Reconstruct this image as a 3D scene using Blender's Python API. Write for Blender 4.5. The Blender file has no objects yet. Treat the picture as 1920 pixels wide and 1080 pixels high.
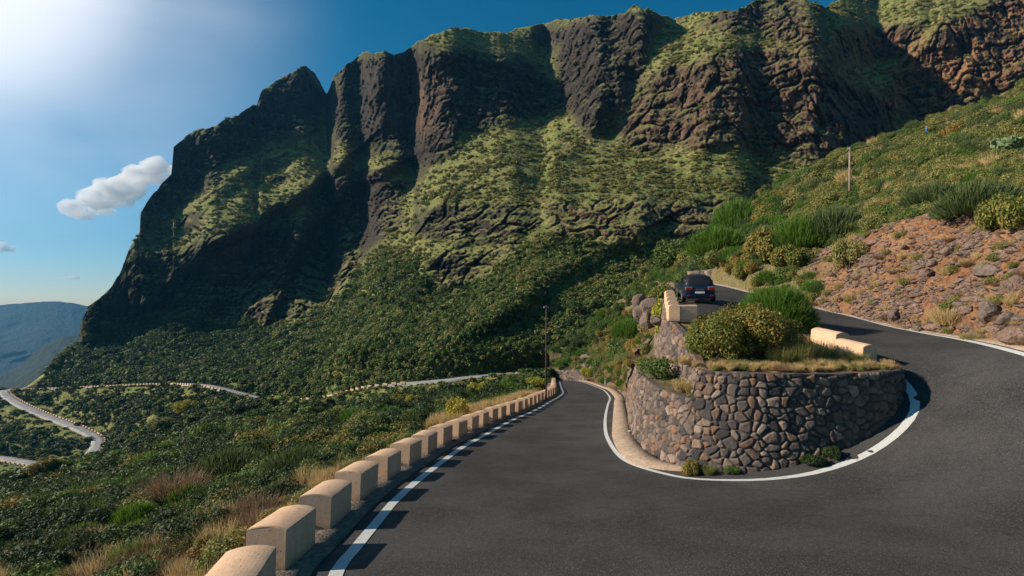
import bpy, bmesh, math, random
import numpy as np
from mathutils import Vector, Matrix
from mathutils.geometry import delaunay_2d_cdt
R = math.radians
S = bpy.context.scene
# ------------------------------------------------------------------ camera, sky, sun, exposure
F, HY = 900.0, 580.0                      # focal length in photo pixels, horizon row
cam = bpy.data.cameras.new('camera'); camo = bpy.data.objects.new('camera', cam)
S.collection.objects.link(camo); S.camera = camo
cam.sensor_width = 36; cam.lens = 36*F/1920; cam.shift_y = (HY-540)/1920
cam.clip_start = .1; cam.clip_end = 40000
camo.location = (0, 0, 0); camo.rotation_euler = (R(90), 0, 0)
SUN_AZ, SUN_EL = -91.0, 27.0              # azimuth from the view direction, clockwise
W = bpy.data.worlds.new('World'); S.world = W; W.use_nodes = True
wn, wl = W.node_tree.nodes, W.node_tree.links
bg = wn['Background']
sky = wn.new('ShaderNodeTexSky'); sky.sky_type = 'NISHITA'; sky.sun_disc = False
sky.sun_elevation = R(SUN_EL); sky.sun_rotation = R(SUN_AZ)
sky.altitude = 700; sky.air_density = 1.0; sky.dust_density = .4; sky.ozone_density = 3.0
def world_sky():
    hsv = wn.new('ShaderNodeHueSaturation'); hsv.inputs['Hue'].default_value = .482; hsv.inputs['Saturation'].default_value = 1.4
    hsv.inputs['Value'].default_value = 1.15
    wl.new(sky.outputs[0], hsv.inputs['Color'])
    tc = wn.new('ShaderNodeTexCoord')
    # sun glow painted into the sky at upper left, away from the sun lamp
    def band(direction, lo, hi):
        d = Vector(direction).normalized()
        vm = wn.new('ShaderNodeVectorMath'); vm.operation = 'DOT_PRODUCT'
        wl.new(tc.outputs['Generated'], vm.inputs[0]); vm.inputs[1].default_value = d
        mr = wn.new('ShaderNodeMapRange'); mr.interpolation_type = 'SMOOTHERSTEP'
        mr.inputs['From Min'].default_value = lo; mr.inputs['From Max'].default_value = hi
        wl.new(vm.outputs['Value'], mr.inputs['Value']); return mr.outputs[0]
    nz = wn.new('ShaderNodeTexNoise'); nz.inputs['Scale'].default_value = 2.2
    nz.inputs['Detail'].default_value = 5; nz.inputs['Distortion'].default_value = .6
    mp = wn.new('ShaderNodeMapping'); mp.inputs['Scale'].default_value = (1, 1, 2.6)
    mp.inputs['Rotation'].default_value = (0, R(28), 0)
    wl.new(tc.outputs['Generated'], mp.inputs[0]); wl.new(mp.outputs[0], nz.inputs['Vector'])
    nr = wn.new('ShaderNodeMapRange'); nr.inputs['From Min'].default_value = .3; nr.inputs['From Max'].default_value = .75
    nr.inputs['To Min'].default_value = .55; nr.inputs['To Max'].default_value = 1.15
    wl.new(nz.outputs[0], nr.inputs['Value'])
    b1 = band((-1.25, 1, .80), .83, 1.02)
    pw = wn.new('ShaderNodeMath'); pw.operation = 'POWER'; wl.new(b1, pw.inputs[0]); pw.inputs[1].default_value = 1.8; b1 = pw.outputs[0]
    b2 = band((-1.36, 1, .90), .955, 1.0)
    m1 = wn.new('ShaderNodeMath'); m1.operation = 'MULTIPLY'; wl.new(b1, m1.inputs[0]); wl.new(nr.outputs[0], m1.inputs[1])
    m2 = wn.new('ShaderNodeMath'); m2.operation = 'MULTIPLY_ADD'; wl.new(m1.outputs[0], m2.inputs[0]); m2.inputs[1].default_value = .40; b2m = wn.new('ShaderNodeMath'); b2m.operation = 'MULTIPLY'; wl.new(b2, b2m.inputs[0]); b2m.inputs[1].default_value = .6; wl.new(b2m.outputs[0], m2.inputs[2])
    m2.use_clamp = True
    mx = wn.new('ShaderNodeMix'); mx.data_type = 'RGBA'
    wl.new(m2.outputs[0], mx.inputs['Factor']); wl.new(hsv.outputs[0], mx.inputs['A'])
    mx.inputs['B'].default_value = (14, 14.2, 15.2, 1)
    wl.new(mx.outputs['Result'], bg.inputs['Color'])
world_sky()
bg.inputs['Strength'].default_value = .056
sl = bpy.data.lights.new('sun', 'SUN'); slo = bpy.data.objects.new('sun', sl); S.collection.objects.link(slo)
sl.energy = 5.0; sl.angle = R(.5); sl.color = (1, .88, .72)
sd = Vector((math.sin(R(SUN_AZ))*math.cos(R(SUN_EL)), math.cos(R(SUN_AZ))*math.cos(R(SUN_EL)), math.sin(R(SUN_EL))))
slo.rotation_euler = sd.to_track_quat('Z', 'Y').to_euler()
S.view_settings.view_transform = 'Standard'; S.view_settings.look = 'None'
S.view_settings.exposure = .55; S.view_settings.gamma = 1
S.cycles.max_bounces = 12; S.cycles.diffuse_bounces = 2; S.cycles.transparent_max_bounces = 8
S.cycles.volume_bounces = 12

# ------------------------------------------------------------------ helpers
def P(px, py, Y): return np.array((Y*(px-960)/F, Y, Y*(HY-py)/F))
_rng = np.random.RandomState(5); _perm = _rng.permutation(256); _perm = np.concatenate([_perm]*3)
_gr = _rng.normal(size=(256, 3)); _gr /= np.linalg.norm(_gr, axis=1)[:, None]
def perlin(x, y, z):
    x, y, z = np.broadcast_arrays(x, y, z)
    xi, yi, zi = np.floor(x).astype(int), np.floor(y).astype(int), np.floor(z).astype(int)
    xf, yf, zf = x-xi, y-yi, z-zi; xi &= 255; yi &= 255; zi &= 255
    f = lambda t: t*t*t*(t*(t*6-15)+10)
    u, v, w = f(xf), f(yf), f(zf)
    def g(a, b, c):
        h = _perm[_perm[_perm[(xi+a) & 255]+((yi+b) & 255)]+((zi+c) & 255)]
        q = _gr[h]; return q[..., 0]*(xf-a)+q[..., 1]*(yf-b)+q[..., 2]*(zf-c)
    l = lambda a, b, t: a+t*(b-a)
    return 1.5*l(l(l(g(0,0,0), g(1,0,0), u), l(g(0,1,0), g(1,1,0), u), v),
             l(l(g(0,0,1), g(1,0,1), u), l(g(0,1,1), g(1,1,1), u), v), w)
def fbm(x, y, z, o=4, ridged=False):
    s, a, t = 0, 1.0, 0
    for i in range(o):
        n = perlin(x*2**i+i*17.3, y*2**i, z*2**i)
        if ridged: n = 1-2*np.abs(n)
        s = s+a*n; t += a; a *= .5
    return s/t
def sstep(a, b, x): t = np.clip((x-a)/(b-a), 0, 1); return t*t*(3-2*t)
def tag(o, label=None, cat=None, group=None, kind=None):
    if label: o['label'] = label
    if cat: o['category'] = cat
    if group: o['group'] = group
    if kind: o['kind'] = kind
    return o
def link(name, me, mat=None, parent=None, smooth=False):
    o = bpy.data.objects.new(name, me); S.collection.objects.link(o)
    if parent: o.parent = parent
    if mat and not me.materials: me.materials.append(mat)
    if smooth: me.polygons.foreach_set('use_smooth', [True]*len(me.polygons))
    return o
def empty(name, loc, rz=0, **k):
    o = bpy.data.objects.new(name, None); S.collection.objects.link(o); o.location = loc
    o.rotation_euler = (0, 0, rz); o.empty_display_size = .3; return tag(o, **k)
def npmesh(name, V, Fc):
    V = np.asarray(V, dtype=np.float32); Fc = np.asarray(Fc, dtype=np.int32); n = Fc.shape[1]
    me = bpy.data.meshes.new(name); me.vertices.add(len(V)); me.vertices.foreach_set('co', V.ravel())
    me.loops.add(Fc.size); me.loops.foreach_set('vertex_index', Fc.ravel()); me.polygons.add(len(Fc))
    me.polygons.foreach_set('loop_start', np.arange(0, Fc.size, n, dtype=np.int32))
    me.polygons.foreach_set('loop_total', np.full(len(Fc), n, dtype=np.int32))
    me.update(calc_edges=True); me.validate(); return me
def gridmesh(name, G, flip=False):
    r, c = G.shape[:2]; i = np.arange(r*c).reshape(r, c)
    q = np.stack([i[:-1, :-1], i[:-1, 1:], i[1:, 1:], i[1:, :-1]], -1).reshape(-1, 4)
    if flip: q = q[:, ::-1]
    return npmesh(name, G.reshape(-1, 3), q)
def setattr_f(me, name, arr):
    a = me.attributes.new(name, 'FLOAT', 'POINT'); a.data.foreach_set('value', np.asarray(arr, dtype=np.float32).ravel())
def resample(pts, step):
    p = np.asarray(pts, float)
    # Catmull-Rom through the points, then even spacing
    q = []
    ext = np.vstack([2*p[0]-p[1], p, 2*p[-1]-p[-2]])
    for i in range(len(p)-1):
        a, b, c, d = ext[i:i+4]
        for t in np.linspace(0, 1, 24, endpoint=False):
            q.append(.5*((2*b)+(-a+c)*t+(2*a-5*b+4*c-d)*t*t+(-a+3*b-3*c+d)*t**3))
    q.append(p[-1]); q = np.array(q)
    s = np.concatenate([[0], np.cumsum(np.linalg.norm(np.diff(q[:, :2], axis=0), axis=1))])
    n = max(2, int(s[-1]/step)+1); t = np.linspace(0, s[-1], n)
    return np.stack([np.interp(t, s, q[:, k]) for k in range(q.shape[1])], 1), t
def offset(xy, d):                        # positive d = to the right of travel
    t = np.gradient(xy[:, :2], axis=0); t /= np.linalg.norm(t, axis=1)[:, None]+1e-9
    return xy[:, :2]+np.stack([t[:, 1], -t[:, 0]], 1)*np.asarray(d).reshape(-1, 1) if np.ndim(d) else xy[:, :2]+np.stack([t[:, 1], -t[:, 0]], 1)*d
class TPS:
    def __init__(s, xy, z, sm=1e-3):
        s.c = np.asarray(xy, float); n = len(s.c); K = s.k(s.c)+np.eye(n)*sm
        Q = np.hstack([np.ones((n, 1)), s.c]); A = np.block([[K, Q], [Q.T, np.zeros((3, 3))]])
        s.w = np.linalg.solve(A, np.concatenate([z, np.zeros(3)]))
    def k(s, p):
        d = np.linalg.norm(p[:, None]-s.c[None], axis=2); return d*d*np.log(d+1e-9)*.01
    def __call__(s, p):
        p = np.asarray(p, float)[:, :2]; out = np.zeros(len(p))
        for i in range(0, len(p), 20000):
            q = p[i:i+20000]; out[i:i+20000] = np.hstack([s.k(q), np.ones((len(q), 1)), q])@s.w
        return out
def polymesh(name, poly, step, zf):
    poly = np.asarray(poly)[:, :2]; lo, hi = poly.min(0), poly.max(0)
    gx, gy = np.meshgrid(np.arange(lo[0], hi[0], step), np.arange(lo[1], hi[1], step))
    pts = np.stack([gx.ravel(), gy.ravel()], 1); inside = np.zeros(len(pts), bool); j = len(poly)-1
    for i in range(len(poly)):
        a, b = poly[i], poly[j]; j = i
        if a[1] == b[1]: continue
        c = ((a[1] > pts[:, 1]) != (b[1] > pts[:, 1])) & (pts[:, 0] < (b[0]-a[0])*(pts[:, 1]-a[1])/(b[1]-a[1])+a[0]); inside ^= c
    pts = pts[inside]
    pts = np.array([p for p in pts if np.min(np.sum((poly-p)**2, 1)) > (step*.4)**2]) if len(pts) else pts.reshape(0, 2)
    allp = np.vstack([poly, pts]) if len(pts) else poly
    n = len(poly)
    v, e, f, *_ = delaunay_2d_cdt([Vector(p) for p in allp], [], [list(range(n))], 1, 1e-5)
    V = np.array([(a.x, a.y, 0) for a in v]); V[:, 2] = zf(V)
    me = bpy.data.meshes.new(name); me.from_pydata(V.tolist(), [], [list(a) for a in f]); me.update(); return me
def boxmesh(name, boxes, bev=0):
    bm = bmesh.new()
    for (cx, cy, cz, sx, sy, sz, *rot) in boxes:
        m = Matrix.Translation((cx, cy, cz))@(rot[0] if rot else Matrix.Identity(4))@Matrix.Diagonal((sx, sy, sz, 1))
        bmesh.ops.create_cube(bm, size=1, matrix=m)
    if bev: bmesh.ops.bevel(bm, geom=bm.edges[:], offset=bev, segments=2, affect='EDGES', profile=.5)
    me = bpy.data.meshes.new(name); bm.to_mesh(me); bm.free(); return me
def tubemesh(name, pts, rad, n=8):
    pts = [Vector(p) for p in pts]; rad = rad if isinstance(rad, (list, tuple)) else [rad]*len(pts)
    V, Fc = [], []
    for i, p in enumerate(pts):
        t = (pts[min(i+1, len(pts)-1)]-pts[max(i-1, 0)]).normalized()
        a = t.orthogonal().normalized() if i == 0 else (a-t*a.dot(t)).normalized(); b = t.cross(a)
        for k in range(n):
            th = 2*math.pi*k/n; V.append(p+(a*math.cos(th)+b*math.sin(th))*rad[i])
    for i in range(len(pts)-1):
        for k in range(n): Fc.append((i*n+k, i*n+(k+1) % n, (i+1)*n+(k+1) % n, (i+1)*n+k))
    Fc.append(tuple(range(n))[::-1]); Fc.append(tuple(range((len(pts)-1)*n, len(pts)*n)))
    me = bpy.data.meshes.new(name); me.from_pydata(V, [], Fc); me.update(); return me

# ------------------------------------------------------------------ materials
class N:
    def __init__(s, name, rough=.9, spec=.2):
        s.m = bpy.data.materials.new(name); s.m.use_nodes = True; s.t = s.m.node_tree
        s.b = s.t.nodes['Principled BSDF']; s.b.inputs['Roughness'].default_value = rough
        s.b.inputs['Specular IOR Level'].default_value = spec; s.geo = s.t.nodes.new('ShaderNodeNewGeometry')
        s.tc = s.t.nodes.new('ShaderNodeTexCoord')
    def n(s, typ, **k):
        n = s.t.nodes.new('ShaderNode'+typ)
        for a, v in k.items():
            if a.startswith('i_'): s.put(n.inputs[a[2:].replace('_', ' ')], v)
            else: setattr(n, a, v)
        return n
    def put(s, inp, v):
        if isinstance(v, bpy.types.NodeSocket): s.t.links.new(v, inp)
        elif isinstance(v, (tuple, list)) and len(v) == 3 and inp.type == 'RGBA': inp.default_value = (*v, 1)
        else: inp.default_value = v
    def noise(s, scale, detail=4, vec=None, stretch=None, rough=.55, dist=0):
        v = vec or s.geo.outputs['Position']
        if stretch:
            mp = s.n('Mapping'); s.put(mp.inputs[0], v); mp.inputs['Scale'].default_value = stretch; v = mp.outputs[0]
        n = s.n('TexNoise'); s.put(n.inputs['Vector'], v); n.inputs['Scale'].default_value = scale
        n.inputs['Detail'].default_value = detail; n.inputs['Roughness'].default_value = rough; n.inputs['Distortion'].default_value = dist
        return n.outputs[0]
    def ramp(s, v, a, b, lo=0., hi=1.):
        n = s.n('MapRange', interpolation_type='SMOOTHSTEP'); s.put(n.inputs['Value'], v)
        for k, x in (('From Min', a), ('From Max', b), ('To Min', lo), ('To Max', hi)): n.inputs[k].default_value = x
        return n.outputs[0]
    def mix(s, f, a, b, mode='MIX'):
        n = s.n('Mix', data_type='RGBA', blend_type=mode); s.put(n.inputs['Factor'], f)
        s.put(n.inputs[6], a); s.put(n.inputs[7], b); return n.outputs[2]
    def math(s, op, a, b=0., c=0.):
        n = s.n('Math', operation=op); s.put(n.inputs[0], a); s.put(n.inputs[1], b); s.put(n.inputs[2], c); return n.outputs[0]
    def attr(s, name): return s.n('Attribute', attribute_name=name).outputs['Fac']
    def cramp(s, v, stops):
        n = s.n('ValToRGB'); s.put(n.inputs[0], v); e = n.color_ramp.elements
        while len(e) < len(stops): e.new(.5)
        for q, (p, c) in zip(e, stops): q.position = p; q.color = (*c, 1)
        return n.outputs[0]
    def bump(s, h, dist=.05, st=1.):
        n = s.n('Bump'); s.put(n.inputs['Height'], h); n.inputs['Distance'].default_value = dist; n.inputs['Strength'].default_value = st
        s.t.links.new(n.outputs[0], s.b.inputs['Normal'])
    def col(s, c): s.put(s.b.inputs['Base Color'], c); return s
def mat_plain(name, c, rough=.6, spec=.3, metal=0, var=.15, scale=3):
    m = N(name, rough, spec); m.b.inputs['Metallic'].default_value = metal
    m.col(m.mix(m.ramp(m.noise(scale), .3, .7), tuple(x*(1-var) for x in c), tuple(min(1, x*(1+var)) for x in c))); return m.m
def mat_asphalt(name, base, sheen=.25):
    m = N(name, .82, sheen); big = m.noise(.35, 4); fine = m.noise(38, 3); mid = m.noise(2.2, 5)
    c = m.mix(m.ramp(big, .35, .65), tuple(x*.72 for x in base), tuple(x*1.22 for x in base))
    c = m.mix(m.ramp(mid, .56, .72, 0, .4), c, tuple(x*.65 for x in base))
    g = m.n('TexVoronoi', i_Scale=45.); m.put(g.inputs['Vector'], m.geo.outputs['Position'])
    c = m.mix(m.ramp(g.outputs['Color'], .55, .95, 0, .75), c, tuple(min(1, x*2.4) for x in base))
    c = m.mix(m.ramp(m.noise(14, 2), .60, .72, 0, .5), c, tuple(x*.45 for x in base))
    # tar seams: thin long dark wandering cracks
    cr = m.noise(.55, 5, dist=1.5); k = m.math('ABSOLUTE', m.math('SUBTRACT', cr, .5))
    c = m.mix(m.ramp(k, 0., .005, .6, 0), c, tuple(x*.4 for x in base))
    m.col(c); m.bump(m.math('ADD', fine, m.math('MULTIPLY', g.outputs['Distance'], .8)), .012, .7)
    m.put(m.b.inputs['Roughness'], m.ramp(mid, .3, .7, .7, .9)); return m.m
def mat_line():
    m = N('road_paint_white', .7, .3); w = m.noise(7, 6, rough=.7); f = m.noise(40, 3, rough=.7)
    k = m.math('ADD', m.ramp(w, .60, .74), m.ramp(f, .54, .68))
    m.col(m.mix(m.math('MINIMUM', k, .85), (.56, .56, .54), (.12, .115, .11))); return m.m
def mat_block():
    m = N('painted_render', .85, .2); a = m.noise(1.6, 5); b = m.noise(9, 5, rough=.7); v = m.noise(3, 4, stretch=(1, 1, .25))
    sp = m.noise(22, 2)
    c = m.mix(m.ramp(a, .3, .7), (.64, .405, .25), (.70, .465, .30))
    c = m.mix(m.ramp(v, .52, .75, 0, .35), c, (.42, .30, .20))
    c = m.mix(m.ramp(b, .58, .70, 0, .55), c, (.34, .24, .17))
    c = m.mix(m.ramp(sp, .66, .69, 0, .85), c, (.12, .09, .07)); c = m.mix(m.ramp(m.noise(4.5, 6, rough=.8), .63, .65, 0, .6), c, (.36, .27, .20))
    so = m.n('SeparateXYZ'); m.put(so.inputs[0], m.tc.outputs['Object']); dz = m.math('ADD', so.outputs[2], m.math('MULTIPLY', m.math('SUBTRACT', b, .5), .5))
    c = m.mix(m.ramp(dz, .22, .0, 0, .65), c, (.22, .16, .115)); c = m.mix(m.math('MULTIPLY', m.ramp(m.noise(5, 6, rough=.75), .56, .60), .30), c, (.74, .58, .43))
    rn = m.n('ObjectInfo').outputs['Random']
    c = m.mix(m.ramp(rn, 0, 1, 0, .3), c, (.50, .36, .25)); m.col(c); m.bump(m.math('ADD', b, m.math('MULTIPLY', m.noise(60, 3), .5)), .01, .5); return m.m
def mat_stone():
    m = N('lava_stone_masonry', .88, .25); s = m.attr('stone'); g = m.attr('joint')
    c = m.cramp(s, [(0, (.04, .038, .042)), (.18, (.085, .072, .07)), (.36, (.16, .118, .095)), (.52, (.26, .19, .15)), (.66, (.10, .085, .082)), (.8, (.27, .145, .085)), (.9, (.36, .275, .22)), (1, (.15, .085, .055))])
    n1 = m.noise(7, 6, rough=.7); c = m.mix(m.ramp(n1, .35, .7), m.mix(.45, c, (.03, .028, .03)), c)
    c = m.mix(m.ramp(m.noise(30, 4, rough=.75), .58, .75, 0, .4), c, (.36, .31, .27))
    c = m.mix(g, c, m.mix(m.ramp(n1, .4, .65), (.03, .026, .024), (.13, .11, .09)))
    m.col(c); m.bump(m.math('ADD', n1, m.math('MULTIPLY', m.noise(35, 4, rough=.7), .5)), .05, .8); return m.m
def mat_mountain():
    m = N('mountain_rock_and_scrub', .95, .1); pos = m.geo.outputs['Position']
    sep = m.n('SeparateXYZ'); m.put(sep.inputs[0], m.geo.outputs['Normal'])
    n3 = m.noise(.09, 6, rough=.65); n4 = m.noise(.45, 6, rough=.7); n5 = m.noise(.018, 4)
    ver = m.noise(.16, 6, stretch=(1, 1, .16), rough=.65); lay = m.noise(.05, 5, stretch=(.35, .35, 4), rough=.6)
    rock = m.mix(m.ramp(ver, .35, .68), (.024, .021, .020), m.mix(m.attr('rust'), (.070, .056, .046), (.13, .088, .064)))
    rust = m.math('MULTIPLY', m.attr('rust'), m.ramp(m.math('ADD', ver, m.math('MULTIPLY', n4, .3)), .5, .85))
    far_r = m.n('SeparateXYZ'); m.put(far_r.inputs[0], pos); rock = m.mix(rust, rock, m.mix(m.ramp(far_r.outputs[0], 230, 300), (.17, .10, .066), (.36, .175, .09)))
    rock = m.mix(m.ramp(lay, .5, .7, 0, .55), rock, (.055, .048, .04))
    rock = m.mix(m.ramp(n4, .58, .72, 0, .5), rock, (.055, .065, .03))
    soil = m.mix(m.ramp(n4, .35, .65), (.135, .15, .042), (.32, .28, .11))
    soil = m.mix(m.ramp(n3, .45, .65), soil, (.15, .19, .05))
    soil = m.mix(m.ramp(n5, .52, .66, 0, .5), soil, (.27, .20, .10))
    sl = m.math('ADD', sep.outputs[2], m.math('MULTIPLY', m.math('SUBTRACT', n4, .5), .5))
    k = m.math('MAXIMUM', m.ramp(sl, .62, .40), 0.); k = m.math('MAXIMUM', m.math('MULTIPLY', k, .8), m.math('MULTIPLY', m.attr('rock'), m.ramp(sl, .95, .55)))
    k = m.math('MAXIMUM', k, m.ramp(m.noise(.075, 6, rough=.72, dist=.8), .59, .66, 0, .85)); k = m.math('MULTIPLY', k, m.ramp(m.attr('green'), 0, 1, 1, .12))
    c = m.mix(k, soil, rock); m.col(c)
    m.bump(m.math('ADD', m.math('MULTIPLY', n4, 1.0), m.math('MULTIPLY', m.noise(1.6, 5, rough=.7), .5)), 1.2, 1.); return m.m
def mat_earth(name, a, b, c_, sc=1., bd=.08):
    m = N(name, .95, .1); n1 = m.noise(.5*sc, 5, rough=.6); n2 = m.noise(3.5*sc, 6, rough=.7); n3 = m.noise(18*sc, 4)
    v = m.n('TexVoronoi', i_Scale=5.*sc); m.put(v.inputs['Vector'], m.geo.outputs['Position'])
    c = m.mix(m.ramp(n1, .35, .65), a, b); c = m.mix(m.ramp(n2, .42, .68), c, c_)
    c = m.mix(m.ramp(v.outputs['Color'], .3, .9, 0, .35), c, tuple(x*.45 for x in a)); c = m.mix(m.ramp(n3, .6, .75, 0, .4), c, tuple(min(1, x*1.5) for x in b))
    m.col(c); m.bump(m.math('ADD', n2, m.math('MULTIPLY', v.outputs['Distance'], .6)), bd, 1.); return m.m
def mat_leaf(name, a, b, c_=None, trans=.25):
    m = N(name, .62, .25); rn = m.n('ObjectInfo').outputs['Random']; n = m.noise(1.3, 3); isl = m.geo.outputs['Random Per Island']
    c = m.mix(m.ramp(isl, 0, 1), a, b); c = m.mix(m.ramp(rn, .1, .9, 0, .65), c, m.mix(.5, tuple(x*1.35 for x in b), tuple(x*.7 for x in a)) if not c_ else c_)
    if c_: c = m.mix(m.math('MULTIPLY', m.ramp(n, .45, .65), m.ramp(isl, .5, .55)), c, c_)
    m.col(c); tr = m.n('BsdfTranslucent'); m.put(tr.inputs[0], m.mix(.5, c, (c_ or b)))
    ms = m.n('MixShader'); ms.inputs[0].default_value = trans
    m.t.links.new(m.b.outputs[0], ms.inputs[1]); m.t.links.new(tr.outputs[0], ms.inputs[2])
    m.t.links.new(ms.outputs[0], m.t.nodes['Material Output'].inputs[0]); return m.m
M = dict(
    asphalt=mat_asphalt('asphalt', (.046, .043, .041)), pale_asphalt=mat_asphalt('pale_sheen_asphalt', (.26, .25, .24), .4),  # pale asphalt: glancing sheen of the mountain road painted into its base colour
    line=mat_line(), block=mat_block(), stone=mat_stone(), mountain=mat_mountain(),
    kerb=mat_earth('weathered_concrete', (.34, .25, .18), (.42, .32, .24), (.27, .19, .13), 1.5, .02),
    verge=mat_earth('gravel_verge', (.20, .165, .13), (.30, .24, .19), (.12, .10, .08), 3, .03),
    slope=mat_earth('dry_hillside_soil', (.10, .085, .045), (.17, .13, .07), (.07, .075, .03), .6, .15),
    scree_=mat_earth('reddish_scree', (.30, .165, .10), (.42, .25, .16), (.22, .12, .08), .9, .16),
    dryturf=mat_earth('dry_grass_turf', (.26, .16, .08), (.34, .23, .11), (.16, .14, .06), 1.5, .05),
    rock=mat_earth('loose_rock', (.20, .13, .10), (.30, .20, .155), (.12, .085, .07), 2.5, .06),
    greyrock=mat_earth('grey_boulder_rock', (.16, .12, .10), (.22, .17, .14), (.11, .08, .065), 1.6, .05),
    far=mat_earth('distant_ridge_scrub', (.02, .035, .03), (.03, .045, .035), (.05, .055, .045), .012, 8.),
    dark=mat_leaf('dark_scrub_leaves', (.022, .045, .014), (.055, .085, .026)),
    green=mat_leaf('green_scrub_leaves', (.055, .10, .022), (.135, .195, .045)),
    olive=mat_leaf('olive_scrub_leaves', (.11, .135, .032), (.23, .25, .062), (.30, .26, .09)),
    grey=mat_leaf('grey_green_scrub_leaves', (.07, .095, .05), (.15, .175, .095)),
    broom=mat_leaf('broom_stems', (.05, .12, .015), (.13, .23, .03), trans=.35),
    broomdark=mat_leaf('dull_broom_stems', (.05, .085, .03), (.12, .15, .05)),
    yellow=mat_leaf('yellow_spurge_leaves', (.22, .24, .03), (.40, .38, .05), (.46, .36, .05)),
    autumn=mat_leaf('turning_leaves', (.075, .12, .022), (.22, .24, .05), (.36, .21, .055)),
    straw=mat_leaf('dry_grass_straw', (.38, .265, .12), (.60, .44, .20)),
    rusty=mat_leaf('rusty_dry_twigs', (.17, .10, .06), (.30, .19, .11)),
    cactus=mat_leaf('cactus_pads', (.10, .16, .07), (.20, .27, .13), trans=.02),
    wood=mat_plain('weathered_pole_wood', (.30, .23, .17), .9, .1, scale=6),
    darkwood=mat_plain('dark_pole_wood', (.10, .065, .05), .9, .1, scale=6),
    twig=mat_plain('twig_bark', (.11, .085, .06), .9, .1),
    carblue=mat_plain('dark_blue_car_paint', (.006, .016, .045), .22, .6, .2, .05), carblack=mat_plain('black_trim', (.012, .012, .014), .5, .4),
    glass=mat_plain('dark_car_glass', (.01, .013, .016), .08, .7), red=mat_plain('red_lamp_glass', (.35, .02, .02), .2, .6), chrome=mat_plain('bright_metal', (.6, .6, .62), .25, .5, .9),
    tyre=mat_plain('tyre_rubber', (.015, .015, .015), .85, .2), white=mat_plain('white_paint', (.62, .61, .58), .6, .3), bluep=mat_plain('blue_plastic', (.05, .20, .55), .5, .4),
    wire=mat_plain('cable_black', (.03, .025, .022), .7, .2), bark=mat_plain('dry_stem', (.20, .15, .10), .9, .1),
)

# ------------------------------------------------------------------ the road surface as a height function
def plane_y(py): return 3690.0/(py-680.0)
LLpx = [(1049,713),(1055,733),(1053,740),(1030,754),(1000,771),(967,785),(905,818),(862,842),(800,888),(745,935),(712,973),(665,1030),(632,1072)]
LL = [P(x, y, plane_y(y)) for x, y in LLpx]
LLnear = [(-2.98,7.5,-4.93),(-2.45,5.7,-4.74),(-1.5,4,-4.6),(.1,2.4,-4.45),(2.6,.9,-4.3),(7,-.8,-3.85),(12,-.8,-3.4),(16,1.5,-3.05),(18.2,6,-2.7),(18.4,10.5,-2.25)]
RO = [(2100,700,14.2),(1920,665,16.6),(1740,628,23),(1640,606,27),(1545,583,33),(1460,562,38),(1400,548,42.5),(1345,535,52),(1305,528,62)]
OUT = np.array([list(p) for p in LL]+[list(p) for p in LLnear]+[list(P(*p)) for p in RO])
ILpx = [(1047,712,None),(1090,716,None),(1121,727,None),(1142,743,None),(1139,762,None),(1135,784,None),(1136,813,None),(1151,843,None),(1178,867,None),(1240,888,17.5),(1300,897,16.2),(1400,901,15.5),(1500,893,15.3),(1580,873,15.4),(1640,845,15.6),(1690,805,16.0),(1715,770,16.6),(1712,745,17.3),(1697,720,18),(1675,702,18.7),(1640,684,19.8)]
IL = np.array([P(x, y, Y or plane_y(y)) for x, y, Y in ILpx])
UI = np.array([P(*p) for p in [(1632,680,19.4),(1570,637,22.5),(1535,613,26),(1480,592,27),(1400,588,26.3),(1310,596,25),(1264,601,24.4)]])
UB = np.array([P(*p) for p in [(1257,588,25.5),(1252,572,29.5),(1248,556,34),(1248,545,40),(1254,538,50),(1262,532,60)]])
ctrl = np.vstack([OUT, IL, UI, UB, [P(1336,572,26.5), P(1560,1080,7.9), P(1200,1080,8.7), P(900,900,16.8), P(1000,800,31)]])
FARL = lambda q: q[q[:, 1] <= 23.5]
tail = ctrl[-5:]; LLa, NRa, ROa = np.array(LL), np.array(LLnear), np.array([P(*p) for p in RO])
c_low = np.vstack([LLa, NRa, ROa[:3], IL, tail[1:]]); c_up = np.vstack([FARL(LLa), NRa, ROa, FARL(IL), UI, UB, tail[:4]])
tps_low = TPS(c_low[:, :2], c_low[:, 2], .02); tps_up = TPS(c_up[:, :2], c_up[:, 2], .02)
def road_z(p):
    p = np.asarray(p, float); xs = 7.9+np.maximum(0, p[:, 1]-24)*.20; hw = 2.8-2.4*sstep(16, 21, p[:, 1]); w = sstep(-hw, hw, p[:, 0]-xs)
    return tps_low(p)*(1-w)+tps_up(p)*w
out_s, _ = resample(OUT, 1.0)
edgeL = offset(out_s, .5) 
il_s, _ = resample(IL, .5)
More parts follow.
